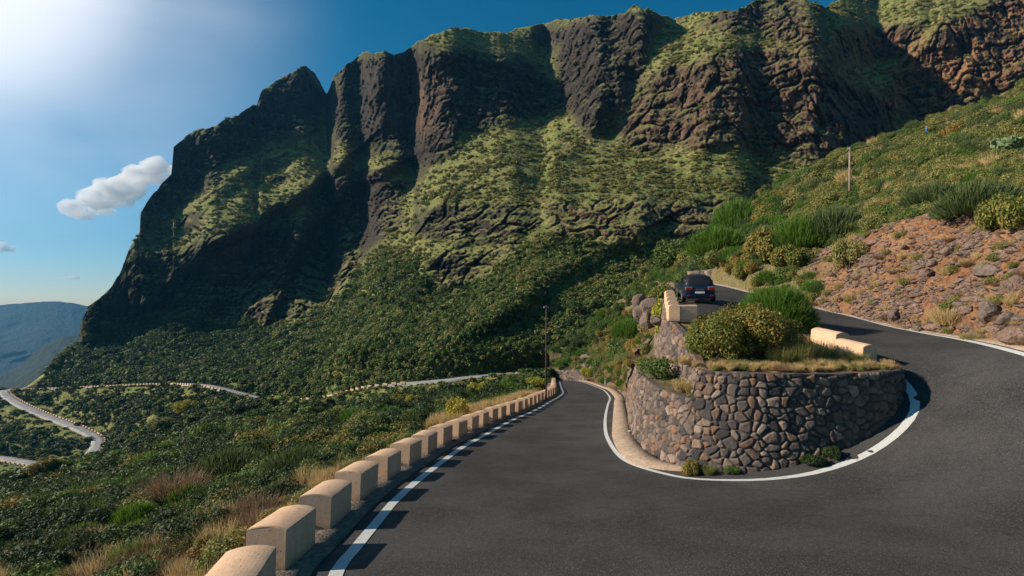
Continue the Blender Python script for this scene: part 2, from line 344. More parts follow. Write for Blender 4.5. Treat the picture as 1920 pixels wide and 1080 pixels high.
# island wall base (photo column, depth)
W1b = np.array([P(x, 0, Y)[:2] for x, Y in [(1173,47),(1174,40),(1177,35),(1177,31),(1180,27),(1190,23.5),(1215,20.3),(1262,18),(1310,16.95),(1400,16.15),(1500,15.95),(1600,16.15),(1660,16.55),(1692,17.2),(1699,17.9),(1690,18.5),(1668,19.2)]])
inner_far = offset(il_s, 1.5); inner_far = inner_far[inner_far[:, 1] > 47.5]   # IL travels from far to near: its right side is the left lane
inner_far = offset(il_s, -1.5); inner_far = inner_far[inner_far[:, 1] > 47.5]
w1s, _ = resample(W1b, .8)
poly = np.vstack([edgeL, UB[::-1][:, :2], UI[::-1][:, :2], w1s[::-1]+0, inner_far[::-1]])
me = polymesh('road', poly, .7, road_z); o = link('road', me, M['asphalt'], smooth=True); tag(o, kind='structure')
def ribbon(name, xy, w0, w1, mat, dz, zf=road_z, kind='structure', thick=0):
    a, b = offset(xy, w0), offset(xy, w1); n = 3
    rows = [a+(b-a)*k/n for k in range(n+1)]
    G = np.stack([np.column_stack([r, zf(r)+dz]) for r in rows])
    if thick:
        lo0, lo1 = G[0].copy(), G[-1].copy(); lo0[:, 2] -= thick; lo1[:, 2] -= thick; G = np.concatenate([lo0[None], G, lo1[None]])
    me = gridmesh(name, G, flip=True); return tag(link(name, me, mat), kind=kind)
lw = .13+.0*np.arange(len(il_s)); arc = sstep(8, 12, il_s[:, 0])*sstep(22, 18, il_s[:, 1])
ribbon('edge_line', il_s, -(.10+.03*arc), .10+.03*arc, M['line'], .014)
ll_s, _ = resample(np.vstack([LL, np.array(LLnear)[:5]]), .5); ribbon('edge_line', ll_s, -.14, .14, M['line'], .014)
ro_s, _ = resample(np.array(LLnear[5:]+[tuple(P(*p)) for p in RO]), .8); ribbon('edge_line', ro_s, .0, .2, M['line'], .016)
# gravel verge that carries the guard blocks
ribbon('verge', ll_s, .48, 2.6, M['verge'], .06, thick=.35)
# concrete kerb at the foot of the island wall
kz, _ = resample(np.array([np.append(p, 0) for p in W1b[2:9]]), .4)
kb = offset(kz, 0); kp = np.vstack([inner_far[:], w1s[(w1s[:, 1] > 16.5) & (w1s[:, 0] < 6.8) & (w1s[:, 1] < 46)]])
kzn, _ = resample(kp, .5)
def kerb():
    base = kzn; a = offset(base, .9*np.ones(len(base))*sstep(0, 5, np.arange(len(base))[::-1])+.05); b = offset(base, -.12)
    G = []
    for r, dz in ((a, -.05), (a, .10), (a+(b-a)*.5, .14), (b, .17), (b, -.1)): G.append(np.column_stack([r, road_z(r)+dz]))
    G = np.stack(G); G[..., 2] += .015*perlin(G[..., 0]*3, G[..., 1]*3, 0)
    tag(link('kerb', gridmesh('kerb', G, True), M['kerb'], smooth=False), kind='structure')
kerb()
# outer verge along the rock bank on the right
ribbon('verge', ro_s, .32, 1.1, M['kerb'], .03, thick=.2)

# ------------------------------------------------------------------ terrain: near slope, valley and mountain
def tbl(rows): return np.array(rows, float)
CX = np.array([-300,0,60,130,200,300,400,480,600,750,900,1000,1050,1200,2200.])
C = {
 1: ([1150,1040,1030,1020,1010,990,965,940,880,838,786,757,722,712,712], [12,15,15.5,16,16.5,17,18,18.5,21,27,41,58,108,130,130]),
 2: ([1020,960,955,950,935,905,870,850,830,800,762,742,714,708,708], [35,38,38,38,38,40,42,42,43,46,60,74,118,134,134]),
 3: ([930,908,905,882,852,805,765,756,790,765,740,722,710,706,706], [85,90,92,98,108,118,128,125,80,85,88,95,124,138,138]),
 4: ([960,950,945,930,900,825,785,775,792,762,732,715,706,702,702], [130,130,130,135,140,145,148,142,110,105,105,108,130,142,142]),
 5: ([920,900,905,895,865,790,765,762,765,735,716,708,702,698,698], [170,175,175,180,185,180,172,160,142,128,122,122,136,146,146]),
 6: ([800,800,790,790,775,750,742,752,753,724,705,702,698,694,694], [240,240,243,238,225,208,190,176,158,138,138,140,142,150,150]),
 7: ([745,732,727,726,724,721,723,744,748,717,700,697,695,690,690], [300,292,287,278,262,238,215,190,168,148,150,152,153,155,155])}
SKY = np.array([(-300,744),(-5,736),(30,722),(60,708),(100,680),(148,642),(151,612),(156,596),(165,575),(195,555),(225,515),(240,470),(262,440),(262.5,400),(290,360),(322,325),(325,275),(355,250),(400,235),(450,215),(482,195),(490,170),(520,150),(545,135),(570,123),(590,137),(603,160),(612,178),(619,165),(625,145),(650,120),(680,99),(720,98),(755,100),(780,80),(810,65),(850,52),(900,58),(950,60),(975,50),(1050,38),(1100,30),(1170,25),(1188,12),(1213,15),(1250,30),(1262,38),(1300,25),(1380,18),(1410,5),(1440,-8),(1500,-5),(1530,5),(1545,12),(1560,5),(1600,-5),(1700,-20),(1920,-60),(2200,-90)], float)
pxs = np.arange(-300, 2201, 2.3); NC = len(pxs)
# near row follows the outside of the block row
c0 = offset(ll_s, 2.2); c0 = np.vstack([[c0[0]+(8, 14)], c0]); u0 = c0[:, 0]/np.maximum(c0[:, 1], .1)
def near_row():
    us = (pxs-960)/F; Y0 = np.zeros(NC)
    o = np.argsort(u0); c = c0[c0[:, 1] > 3.3]; uu = c[:, 0]/c[:, 1]; k = np.argsort(uu)
    Y0 = np.interp(us, uu[k], c[k, 1]); return Y0
Y0 = near_row(); X0 = Y0*(pxs-960)/F
z0 = road_z(np.column_stack([X0, Y0]))-.15-.12*np.maximum(0, np.abs(X0+6)-3)*(X0 < -6)
z0[pxs > 1048] = z0[np.searchsorted(pxs, 1048)]
k2 = np.exp(-((pxs[:, None]-pxs[None])/22.)**2); k2 /= k2.sum(1)[:, None]
rows_y, rows_w = [Y0], [-z0/Y0]           # w = (py-HY)/F
for k in range(1, 8):
    py = k2@np.interp(pxs, CX, C[k][0]) if k < 7 else np.interp(pxs, CX, C[k][0]); Yk = np.exp(k2@np.log(np.interp(pxs, CX, C[k][1])))
    rows_y.append(np.maximum(Yk, rows_y[-1]*1.03)); rows_w.append((py-HY)/F)
LY = [rows_y[0]]; LW = [rows_w[0]]
for k, n in zip(range(7), (16, 26, 30, 14, 18, 26, 24)):
    for i in range(1, n+1):
        t = i/n; LY.append(rows_y[k]**(1-t)*rows_y[k+1]**t); LW.append(rows_w[k]*(1-t)+rows_w[k+1]*t)
LY, LW = np.array(LY), np.array(LW)
for _ in range(3):                        # soften the creases between the guide rows
    LW[1:-1] = .25*LW[:-2]+.5*LW[1:-1]+.25*LW[2:]; LY[1:-1] = .25*LY[:-2]+.5*LY[1:-1]+.25*LY[2:]
# raster masks over the mountain
GX, GY = np.meshgrid(np.arange(-300, 2204, 4.), np.arange(-120, 780, 4.)); GX0, GY0 = GX, GY
wobx, woby = 18*fbm(GX/60, GY/60, 0*GX, 5), 16*fbm(GX/70, GY/70, 0*GX+7.7, 5); GX, GY = GX+wobx, GY+woby
def fill(polys):
    m = np.zeros(GX.shape, bool)
    for p in polys:
        ins = np.zeros(GX.shape, bool); j = len(p)-1
        for i in range(len(p)):
            a, b = p[i], p[j]; j = i
            if a[1] != b[1]: ins ^= ((a[1] > GY) != (b[1] > GY)) & (GX < (b[0]-a[0])*(GY-a[1])/(b[1]-a[1])+a[0])
        m |= ins
    return m.astype(float)
def blur(m, s):
    r = int(s/4*3)+1; k = np.exp(-(np.arange(-r, r+1)*4/s)**2/2); k /= k.sum()
    m = np.apply_along_axis(lambda v: np.convolve(np.pad(v, r, 'edge'), k, 'valid'), 0, m)
    return np.apply_along_axis(lambda v: np.convolve(np.pad(v, r, 'edge'), k, 'valid'), 1, m)
def samp(m, x, y):
    i = np.clip((y+120)/4, 0, m.shape[0]-1.001); j = np.clip((x+300)/4, 0, m.shape[1]-1.001)
    a, b = i.astype(int), j.astype(int); f, g = i-a, j-b
    return (m[a, b]*(1-f)+m[a+1, b]*f)*(1-g)+(m[a, b+1]*(1-f)+m[a+1, b+1]*f)*g
cliffs = blur(fill([
 [(150,655),(150,560),(225,500),(262,470),(330,470),(430,430),(520,420),(600,400),(680,420),(700,480),(650,560),(560,610),(450,605),(300,590),(180,640)],
 [(600,330),(680,312),(760,340),(750,420),(700,470),(600,420),(570,380)],
 [(262,440),(262,390),(325,270),(480,190),(570,110),(620,180),(570,250),(450,295),(380,350),(300,420)],
 [(612,190),(650,110),(750,95),(860,88),(1000,115),(1075,200),(960,232),(880,255),(790,325),(700,285),(630,260)],
 [(1150,250),(1185,190),(1245,128),(1400,88),(1520,98),(1640,180),(1690,215),(1610,300),(1520,310),(1400,272),(1200,285)],
 [(820,378),(1000,385),(1020,430),(960,462),(820,460),(755,432)], [(1020,375),(1380,375),(1420,450),(1300,480),(1040,448)],
 [(800,480),(990,455),(960,505),(860,548),(780,540)],
 [(980,62),(1170,20),(1255,30),(1200,66),(1000,88)], [(1290,55),(1380,15),(1500,-10),(1550,95),(1400,66)],
 [(1045,70),(1240,40),(1185,180),(1120,262),(1045,205)],
 [(1640,190),(1700,110),(1760,50),(1920,-30),(2200,-60),(2200,150),(1920,165),(1750,235),(1650,220)], [(1560,60),(1740,40),(1700,110),(1570,110)]]), 7)
apron = blur(fill([[(-300,800),(-300,740),(40,716),(150,650),(200,620),(270,588),(450,606),(560,606),(660,540),(720,600),(640,700),(600,800)]]), 9)
rustm = blur(fill([[(1130,270),(1185,170),(1300,90),(1540,90),(1600,200),(1560,300),(1300,290)], [(1640,240),(1680,120),(1760,40),(2200,-80),(2200,200),(1900,180)], [(750,140),(830,120),(840,260),(770,240)], [(1290,60),(1540,30),(1500,90)], [(1030,370),(1400,370),(1380,480),(1050,460)], [(1540,40),(1700,60),(1700,200),(1560,130)]]), 20)
greenm = blur(fill([[(40,745),(150,640),(270,590),(450,610),(560,600),(700,470),(800,480),(800,560),(1000,450),(1230,440),(1320,520),(1320,760),(-300,760),(-300,745)]]), 14)
# spurs: crest line, protrusion, width of its left flank, width of its right flank (photo pixels)
SP = [([(645,298),(600,332),(540,372),(470,420),(400,452),(340,505),(280,560)], .095, 110, 26),
      ([(738,308),(690,330),(640,352),(600,400),(560,455),(530,520),(505,585)], .085, 60, 26),
      ([(560,262),(480,310),(420,345),(360,400)], .04, 60, 30), ([(400,560),(340,610),(280,640)], .03, 60, 30), ([(700,140),(690,230),(650,300)], .03, 60, 40),
      ([(830,80),(845,180),(800,330)], .035, 85, 150),
      ([(770,455),(705,540),(640,620),(560,690),(520,722)], .06, 95, 30),
      ([(835,358),(805,400),(790,455)], .065, 60, 50), ([(1022,372),(1032,420),(1000,465)], .03, 30, 60), ([(850,455),(800,500),(772,560)], .07, 60, 40), ([(1205,372),(1195,450)], .03, 60, 60),
      ([(700,640),(640,700)], .05, 60, 50), ([(980,560),(900,640),(860,690)], .05, 80, 45), ([(560,640),(480,700)], .04, 70, 45), ([(1100,250),(1010,300),(930,340)], .035, 70, 45), ([(360,600),(300,690)], .03, 60, 50),
      ([(1195,435),(1060,500),(960,570),(880,625),(800,690)], .075, 120, 32),
      ([(1005,375),(1015,450),(900,500)], .02, 60, 40),
      ([(1110,60),(1130,130),(1125,200)], .08, 70, 60), ([(1200,40),(1160,120),(1150,190)], .05, 60, 50), ([(1250,20),(1235,110)], .04, 60, 60),
      ([(1505,80),(1545,150),(1570,230),(1540,300)], .09, 330, 130),
      ([(1535,-10),(1542,90)], .07, 140, 50), ([(1750,20),(1660,220)], .05, 90, 80),
      ([(325,270),(300,370),(225,500),(160,600)], .03, 60, 90), ([(420,440),(380,520),(330,600)], .035, 60, 70),
      ([(980,245),(900,300),(880,360)], .03, 60, 60), ([(1330,90),(1310,280)], .025, 60, 50), ([(1440,85),(1450,290)], .02, 50, 60),
      ([(1120,370),(1100,450)], .015, 40, 40), ([(1290,370),(1270,460)], .02, 50, 50), ([(700,480),(620,560),(450,640),(300,700)], .04, 90, 90)]
def spur(px, py, L, amp, wl_, wr_):
    best = np.full(px.shape, 1e9); side = np.zeros(px.shape)
    for (a, b) in zip(L[:-1], L[1:]):
        a, b = np.array(a, float), np.array(b, float); d = b-a; l2 = d@d
        t = np.clip(((px-a[0])*d[0]+(py-a[1])*d[1])/l2, 0, 1); qx, qy = px-a[0]-t*d[0], py-a[1]-t*d[1]
        r = np.hypot(qx, qy); s = np.sign(d[0]*qy-d[1]*qx)   # >0 : left of travel in image (y down, travelling down -> x smaller)
        m = r < best; best = np.where(m, r, best); side = np.where(m, s, side)
    w = np.where(side > 0, wl_, wr_); v = np.clip(1-best/w, 0, 1); return amp*(v*v*(3-2*v)*.5+v*.5)
sky_py = np.interp(pxs, SKY[:, 0], SKY[:, 1]); jit = fbm(pxs/24, 0*pxs+3.3, 0*pxs, 5)*9*sstep(150, 200, pxs); sky_py = sky_py+jit
py7 = rows_w[7]*F+HY; sky_py = np.minimum(sky_py, py7-4)
NR = 330
D = rows_y[7].copy(); UY, UPY = [], []
for i in range(1, NR+1):
    py = py7+(sky_py-py7)*i/NR; dt = (py7-sky_py)/NR/F; t = (HY-py)/F; cm = samp(cliffs, pxs, py)
    ap = samp(apron, pxs, py); ms = np.maximum(.95, t+.42)*(1-ap)+(t+.27)*ap; mm = ms*(1-cm)+cm*(4.0+0*t); D = D*np.exp(dt/(mm-t)); UY.append(D.copy()); UPY.append(py)
UY, UPY = np.array(UY), np.array(UPY)
UY = np.exp(np.apply_along_axis(lambda v: np.convolve(np.pad(v, 4, 'edge'), np.ones(9)/9, 'valid'), 1, np.log(UY)))
PXg = np.broadcast_to(pxs, UY.shape)
TG = np.array([(160,640,335),(300,640,345),(430,650,350),(520,640,285),(600,640,228),(700,640,188),(800,640,175),
 (200,560,355),(300,560,352),(450,560,385),(560,560,400),(640,560,305),(720,560,245),(800,560,207),(900,560,192),(1000,560,186),
 (240,480,375),(350,480,388),(500,480,430),(640,480,440),(700,480,365),(780,480,275),(850,480,242),(950,480,226),(1100,480,206),
 (262,400,400),(300,400,425),(400,400,395),(560,400,450),(600,400,425),(700,400,465),(760,400,365),(850,400,292),(1000,400,256),
 (290,330,440),(430,330,475),(520,330,440),(600,330,485),(680,330,462),(745,330,480),(790,330,420),(870,330,338),(1000,330,298),
 (330,260,450),(450,260,500),(560,260,488),(620,260,530),(720,260,545),(760,260,470),(830,260,392),(880,260,405),(960,250,425),
 (520,150,520),(570,130,530),(640,150,545),(740,130,555),(830,140,430),(860,150,435),(950,140,455),(1060,150,472),(1060,210,432),
 (1100,100,455),(1150,40,520),(1200,200,392),(1150,300,325),(1350,290,300),(1350,370,250),(1350,440,234),(1200,370,262),
 (1350,100,335),(1400,180,328),(1520,180,326),(1560,200,352),(1660,205,435),(1690,120,440),(1440,5,480),(1850,60,385),(1000,400,256),(1200,520,190),(850,60,470),(1900,200,345)], float)
def d_at(x, y):
    c = int(round((x+300)/2.3)); return np.interp(-y, -UPY[:, c], UY[:, c])
rt = TPS(TG[:, :2]/100, np.log(TG[:, 2]/np.array([d_at(a, b) for a, b, _ in TG])), .03)
corr = rt(np.stack([PXg.ravel()/100, UPY.ravel()/100], 1)).reshape(UY.shape); UY = UY*np.exp(np.clip(corr, -.7, .9)*sstep(0, 60, py7[None]-UPY)); dl = np.zeros(UY.shape)
wx_, wy_ = 13*fbm(PXg/45, UPY/45, 0*UPY, 5), 12*fbm(PXg/55, UPY/55, 0*UPY+5.5, 5)
for L, a, w1, w2 in SP: dl = np.maximum(dl, 0)+spur(PXg+wx_, UPY+wy_, L, a*.8, w1, w2)
fade = sstep(0, 110, py7[None]-UPY)
UY = UY*(1-dl*fade)
Ux = UY*(PXg-960)/F; Uz = UY*(HY-UPY)/F
cmU = samp(cliffs, PXg, UPY)
lay = Uz+4*fbm(Ux/110, UY/110, Uz/110, 2)
nz = 9*fbm(Ux/95, UY/95, Uz/95, 3, True)+5*fbm(Ux/34, UY/34, Uz/34, 4)
nz = nz+cmU*(3.6*fbm(Ux/15, UY/15, Uz/34, 4, True)+3.0*fbm(Ux/7, UY/7, Uz/9, 5)+2.4*perlin(Ux/70, UY/70, lay/11)+1.3*perlin(Ux/30, UY/30, lay/4.2)+2.0*fbm(Ux/2.6, UY/2.6, Uz/6, 3, True))-cmU*(4.5*sstep(.10, .0, np.abs(perlin(Ux/16, UY/16, Uz/55)))+2.6*sstep(.10, .0, np.abs(perlin(Ux/6+9, UY/6, Uz/18)))+1.3*sstep(.12, .0, np.abs(perlin(Ux/60, UY/60, lay/9+4))))+(1-cmU)*(2.4*fbm(Ux/13, UY/13, Uz/13, 4)+1.6*np.maximum(0, perlin(Ux/40, UY/40, lay/7)))
UY = UY-nz*np.minimum(1, np.arange(1, NR+1)/80.)[:, None]*np.clip(UY/260, .4, 1.4)
UPYn = UPY+1.2*perlin(Ux/2.5, UY/2.5, Uz/2.5)
upper = np.stack([UY*(PXg-960)/F, UY, UY*(HY-UPYn)/F], -1)
back = []
for f, dz in ((1.03, 4), (1.08, 22), (1.2, 90), (1.4, 240)):
    b = upper[-1].copy(); b[:, 1] *= f; b[:, 0] *= f; b[:, 2] -= dz; back.append(b)
LX = LY*(pxs-960)/F; LZ = -LY*LW
amp = np.clip(LY/75, .12, 1.6)*np.minimum(1, np.arange(len(LY))/8.)[:, None]
LZ = LZ+amp*(4.0*fbm(LX/24, LY/24, 0*LX, 4)+1.4*fbm(LX/7, LY/7, 0*LX, 3))-amp*.5
lower = np.stack([LX, LY, LZ], -1)
terr = np.concatenate([lower, upper, np.array(back)])
# mountain road cut into the terrain
FR1 = [(985,700,140),(960,702,141),(900,705,142),(850,711,142),(800,716,143),(760,718,145),(720,722,148),(690,727,152),(660,735,158),(620,745,165),(570,749,173),(520,752,179),(480,746,188),(450,738,195),(415,729,203),(380,722,214),(330,720,232),(270,721,247),(200,724,262),(130,727,276),(80,729,284),(50,730,289),(28,731,291),(12,731,288),(8,737,281),(22,749,270),(50,764,258),(85,779,247),(120,792,238),(150,804,230),(172,815,224),(184,826,217),(178,843,206),(160,862,196),(143,884,187),(130,905,180)]
FR2 = [(-40,856,200),(0,859,197),(35,865,193),(70,871,189),(93,879,184),(97,891,178),(82,905,172),(60,918,167)]
fr = [resample(np.array([P(*p) for p in q]), 1.5)[0] for q in (FR1, FR2)]
for q in fr:
    z = q[:, 2].copy()
    for _ in range(20): z[1:-1] = .25*z[:-2]+.5*z[1:-1]+.25*z[2:]
    q[:, 2] = z
allfr = np.vstack(fr)
T = terr.reshape(-1, 3); sel = np.where((T[:, 1] > 120) & (T[:, 1] < 330) & (T[:, 0] < 15) & (T[:, 2] < 0))[0]
for i in range(0, len(sel), 4000):
    idx = sel[i:i+4000]; d = np.linalg.norm(T[idx, None, :2]-allfr[None, :, :2], axis=2); j = d.argmin(1); dd = d[np.arange(len(idx)), j]
    zr = allfr[j, 2]; w = sstep(9.5, 4.0, dd); T[idx, 2] = T[idx, 2]*(1-w)+(zr-.5)*w
terr = T.reshape(terr.shape)
me = gridmesh('mountain', terr)
nl = len(lower); rockA = np.zeros(terr.shape[:2]); rockA[nl:nl+NR] = cmU; rockA[nl+NR:] = cmU[-1]
setattr_f(me, 'rock', rockA)
ra = np.zeros(terr.shape[:2]); ra[nl:nl+NR] = samp(rustm, PXg, UPY); ra[nl+NR:] = ra[nl+NR-1]; setattr_f(me, 'rust', ra)
ga = np.ones(terr.shape[:2]); ga[nl:nl+NR] = samp(greenm, PXg, UPY); ga[nl+NR:] = 0; setattr_f(me, 'green', ga)
mount = tag(link('mountain', me, M['mountain'], smooth=False), kind='structure')
for q in fr:
    zz = lambda r, q=q: q[:, 2]
    ribbon('mountain_road', q, -2.4, 2.4, M['pale_asphalt'], .1, zf=zz, thick=1.2)

# ------------------------------------------------------------------ distant ridges and valley floor
def ridge(name, sky_, base, y1, y0, sx=(-520, 420), seed=0, amp=1.):
    cols = np.arange(sx[0], sx[1], 4.); s = np.interp(cols, *zip(*sky_))+fbm(cols/30+seed, 0*cols, 0*cols, 3)*3*amp
    b = np.interp(cols, *zip(*base)); G = []
    for i in range(90):
        t = i/89; Y = y0+(y1-y0)*t; py = b+(s-b)*t
        X = Y*(cols-960)/F; Z = Y*(HY-py)/F; n = fbm(X/420+seed, Y/420+0*X, Z/500, 5, True)*120*amp*math.sin(math.pi*min(1, t*1.02))
        Yn = Y-n; G.append(np.stack([X*Yn/Y, Yn, Z*Yn/Y], -1))
    for f, d in ((1.05, 60), (1.3, 700)): g = G[89].copy()*(f, f, 1); g[:, 2] -= d; G.append(g)
    tag(link(name, gridmesh(name, np.array(G)), M['far']), kind='structure')
ridge('hills', [(-900,600),(-300,585),(0,572),(45,568),(90,565),(135,567),(160,574),(420,600)], [(-900,770),(420,770)], 3400, 1900, seed=2)
ridge('hills', [(-900,820),(-100,760),(0,702),(30,690),(60,665),(95,640),(125,630),(150,626),(180,600),(420,560)], [(-900,900),(420,800)], 1500, 900, seed=7, amp=.4)
ridge('hills', [(-900,860),(-100,790),(0,732),(50,700),(100,672),(150,652),(420,600)], [(-900,930),(420,820)], 900, 560, seed=11, amp=.25)
g = npmesh('valley_floor', [(-6900,-500,-620),(2500,-500,-620),(2500,4600,-620),(-6900,4600,-620)], [(0,1,2,3)]); tag(link('valley_floor', g, M['far']), kind='structure')

# ------------------------------------------------------------------ hillside on the right, above the climbing lane
RX = np.array([1030,1100,1150,1200,1250,1290,1330,1400,1480,1545,1640,1740,1830,1920,2100,2400.])
RC = [([716,716,710,695,655,565,533,548,567,585,608,630,649,667,703,783], [114,116,105,100,90,75,57.5,43.2,38.3,33.3,27.5,23.5,19.9,17.1,14.7,11.6]),
      ([698,695,680,660,610,530,498,508,505,540,560,580,600,615,640,700], [118,120,112,106,98,80,61,47,42,35,29,25,21.3,18.4,16,13]),
      ([690,682,665,635,580,522,485,480,470,478,432,403,400,395,360,330], [120,123,117,112,104,88,70,57,49,40,34,31,27.5,24.2,21.5,18.5]),
      ([680,660,635,595,545,512,465,440,415,398,360,338,322,308,280,240], [123,130,126,122,116,104,88,80,73,68,62,57,53,49,44,40]),
      ([668,612,572,530,495,480,438,394,338,313,270,235,202,165,100,40], [128,142,142,142,138,128,118,112,110,107,102,97,94,91,86,80]),
      ([690,640,600,560,530,520,480,440,390,370,330,300,270,240,180,120], [150,170,170,170,165,155,145,138,136,132,126,120,116,112,106,100])]
rpx = np.arange(1030, 2400, 3.); kk = np.exp(-((rpx[:, None]-rpx[None])/12.)**2); kk /= kk.sum(1)[:, None]
ry = [np.exp(kk@np.log(np.interp(rpx, RX, c[1]))) for c in RC]; rw = [kk@np.interp(rpx, RX, c[0]) for c in RC]
HYY, HPY, HT = [], [], []
for k, n in zip(range(5), (36, 50, 70, 90, 16)):
    for i in range(n):
        t = i/n; HYY.append(ry[k]**(1-t)*ry[k+1]**t); HPY.append(rw[k]*(1-t)+rw[k+1]*t); HT.append(k+t)
HYY, HPY, HT = np.array(HYY), np.array(HPY), np.array(HT)
for _ in range(3): HPY[1:-1] = .25*HPY[:-2]+.5*HPY[1:-1]+.25*HPY[2:]
hx = HYY*(rpx-960)/F; hz = HYY*(HY-HPY)/F; am = np.clip(HYY/60, .25, 1.5)*np.minimum(1, HT/.25)[:, None]
hz = hz+am*(2.0*fbm(hx/14, HYY/14, 0*hx, 4)+.5*fbm(hx/3, HYY/3, 0*hx, 3))+.12*fbm(hx/.7, HYY/.7, hz/.7, 3)*sstep(2.3, 1.8, HT)[:, None]+.8*fbm(hx/3.0, HYY/3.0, hz/3.0, 4, True)*(sstep(2.3, 1.8, HT)*sstep(.15, .5, HT))[:, None]
hill = np.stack([hx, HYY, hz], -1)
me = gridmesh('hillside', hill)
scm = sstep(1490, 1560, np.broadcast_to(rpx, hx.shape)+12*perlin(hx/3, HYY/3, 0))*sstep(2.12, 1.95, HT[:, None]+.1*perlin(hx/3, HYY/3, hz/3)); setattr_f(me, 'scree', scm)
def mat_hill():
    m = N('hillside_soil_and_scree', .95, .1); n1 = m.noise(.4, 5); n2 = m.noise(2.8, 7, rough=.72); v = m.n('TexVoronoi', i_Scale=3.2); m.put(v.inputs['Vector'], m.geo.outputs['Position'])
    v2 = m.n('TexVoronoi', i_Scale=9.); m.put(v2.inputs['Vector'], m.geo.outputs['Position'])
    soil = m.mix(m.ramp(n2, .4, .62), (.14, .125, .05), (.26, .20, .10))
    sc = m.mix(m.ramp(n1, .35, .65), (.29, .135, .062), (.39, .215, .105)); sc = m.mix(m.ramp(n2, .4, .65), sc, (.19, .09, .052))
    sc = m.mix(m.ramp(v.outputs['Color'], .45, .9, 0, .5), sc, (.16, .095, .07)); sc = m.mix(m.ramp(v2.outputs['Color'], .5, 1, 0, .5), sc, (.42, .28, .19))
    m.col(m.mix(m.attr('scree'), soil, sc)); m.bump(m.math('ADD', n2, m.math('ADD', m.math('MULTIPLY', v.outputs['Distance'], .9), m.math('MULTIPLY', v2.outputs['Distance'], .4))), .22, 1.); return m.m
M['hill'] = mat_hill()
tag(link('hillside', me, M['hill']), kind='structure')

# ------------------------------------------------------------------ dry-stone masonry
def masonry(name, base, top, cell=.33, step=.03, disp=.085, seed=1, label=None, capw=.45, inward=None, extra=None):
    """base, top: (n,3) polylines sampled alike; stones are raised from the face"""
    s = np.concatenate([[0], np.cumsum(np.linalg.norm(np.diff(base, axis=0), axis=1))]); L = s[-1]; n = int(L/step)+1; t = np.linspace(0, L, n)
    B = np.stack([np.interp(t, s, base[:, k]) for k in range(3)], 1); Tp = np.stack([np.interp(t, s, top[:, k]) for k in range(3)], 1)
    H = np.linalg.norm(Tp-B, axis=1); rows = int(max(H)/step)+1; v = np.linspace(0, 1, rows)[:, None]
    G = B[None]*(1-v[..., None])+Tp[None]*v[..., None]
    du = np.gradient(G, axis=1); dv = np.gradient(G, axis=0); nn = np.cross(du, dv); nn /= np.linalg.norm(nn, axis=2)[..., None]+1e-9
    tt = np.broadcast_to(t, (rows, n)); hh = G[..., 2]+.0*tt
    rs = np.random.RandomState(seed); wx = tt+.16*perlin(tt/.5, hh/.5, seed); wy = (hh+.10*perlin(tt/.5, hh/.5, seed+9))*1.12
    cx, cy = wx/cell, wy/cell; ix, iy = np.floor(cx).astype(int), np.floor(cy).astype(int)
    f1 = np.full(cx.shape, 9.); f2 = f1.copy(); cid = np.zeros(cx.shape); hb = rs.rand(64, 64, 3)
    for a in (-1, 0, 1):
        for b in (-1, 0, 1):
            h = hb[(iy+b) % 64, (ix+a+(iy+b)//64*17) % 64]; px_, py_ = ix+a+.1+.8*h[..., 0], iy+b+.1+.8*h[..., 1]
            d = np.hypot((px_-cx), (py_-cy)*1.08)-.34*(hb[(iy+b+31) % 64, (ix+a) % 64, 0]-.5); m = d < f1
            f2 = np.where(m, f1, np.minimum(f2, d)); cid = np.where(m, h[..., 2], cid); f1 = np.where(m, d, f1)
    e = f2-f1; bulge = sstep(.0, .32, e); joint = 1-sstep(.01, .10, e)
    dsp = disp*(bulge*(.7+.6*cid)-.5)+.022*fbm(G[..., 0]/.18, G[..., 1]/.18, G[..., 2]/.18, 3)
    edge = np.minimum(1, (1-v)*rows/4); G = G+nn*(dsp*edge)[..., None]
    # coping: a rough flat top running back from the face
    inn = -nn[-1].copy(); inn[:, 2] = 0; inn /= np.linalg.norm(inn, axis=1)[:, None]+1e-9; cap = []
    for q, w_ in enumerate(np.linspace(.03, capw, 10)):
        c = G[-1]+inn*w_; c[:, 2] = G[-1][:, 2]+.03*fbm(c[:, 0]/.25, c[:, 1]/.25, 0*c[:, 0], 3)+(-.25 if q == 9 else 0); cap.append(c)
    G = np.concatenate([G, np.array(cap)]); me = gridmesh(name, G)
    cid = np.concatenate([cid, np.repeat(cid[-1:], 10, 0)*.3+.55]); joint = np.concatenate([joint, np.zeros((10, n))+.3])
    setattr_f(me, 'stone', cid); setattr_f(me, 'joint', joint*.9); o = link(name, me, M['stone'], smooth=True); tag(o, label, 'stone wall'); return o
def wall_top(xy, zt, batter=.12):
    b = np.column_stack([xy, road_z(xy)-.25]); h = zt-b[:, 2]; inw = offset(np.column_stack([xy]), -1)-xy
    return b, np.column_stack([xy+inw*(h*batter)[:, None], zt])
w1, ws = resample(W1b, .3); px1 = 960+F*w1[:, 0]/w1[:, 1]
front = np.arange(len(w1))
kjoint = np.argmin(np.abs(px1-1308)+1000*(w1[:, 1] > 19))
zt = np.where(front < kjoint-1, -3.28, -2.2)
zt = np.where(w1[:, 1] > 29, -3.28-(w1[:, 1]-29)*.22, zt); zt = np.where(front < kjoint-1, np.minimum(zt, -3.28), zt)
zt = zt+.07*fbm(ws/.8, 0*ws, 0*ws, 3); zt[front > kjoint+2] -= .0
zt = np.maximum(zt, road_z(w1)+.12)
b_, t_ = wall_top(w1, zt)
island_wall = masonry('stone_wall', b_, t_, seed=3, label='curved dark lava stone retaining wall wrapped round the inside of the hairpin', capw=.4)
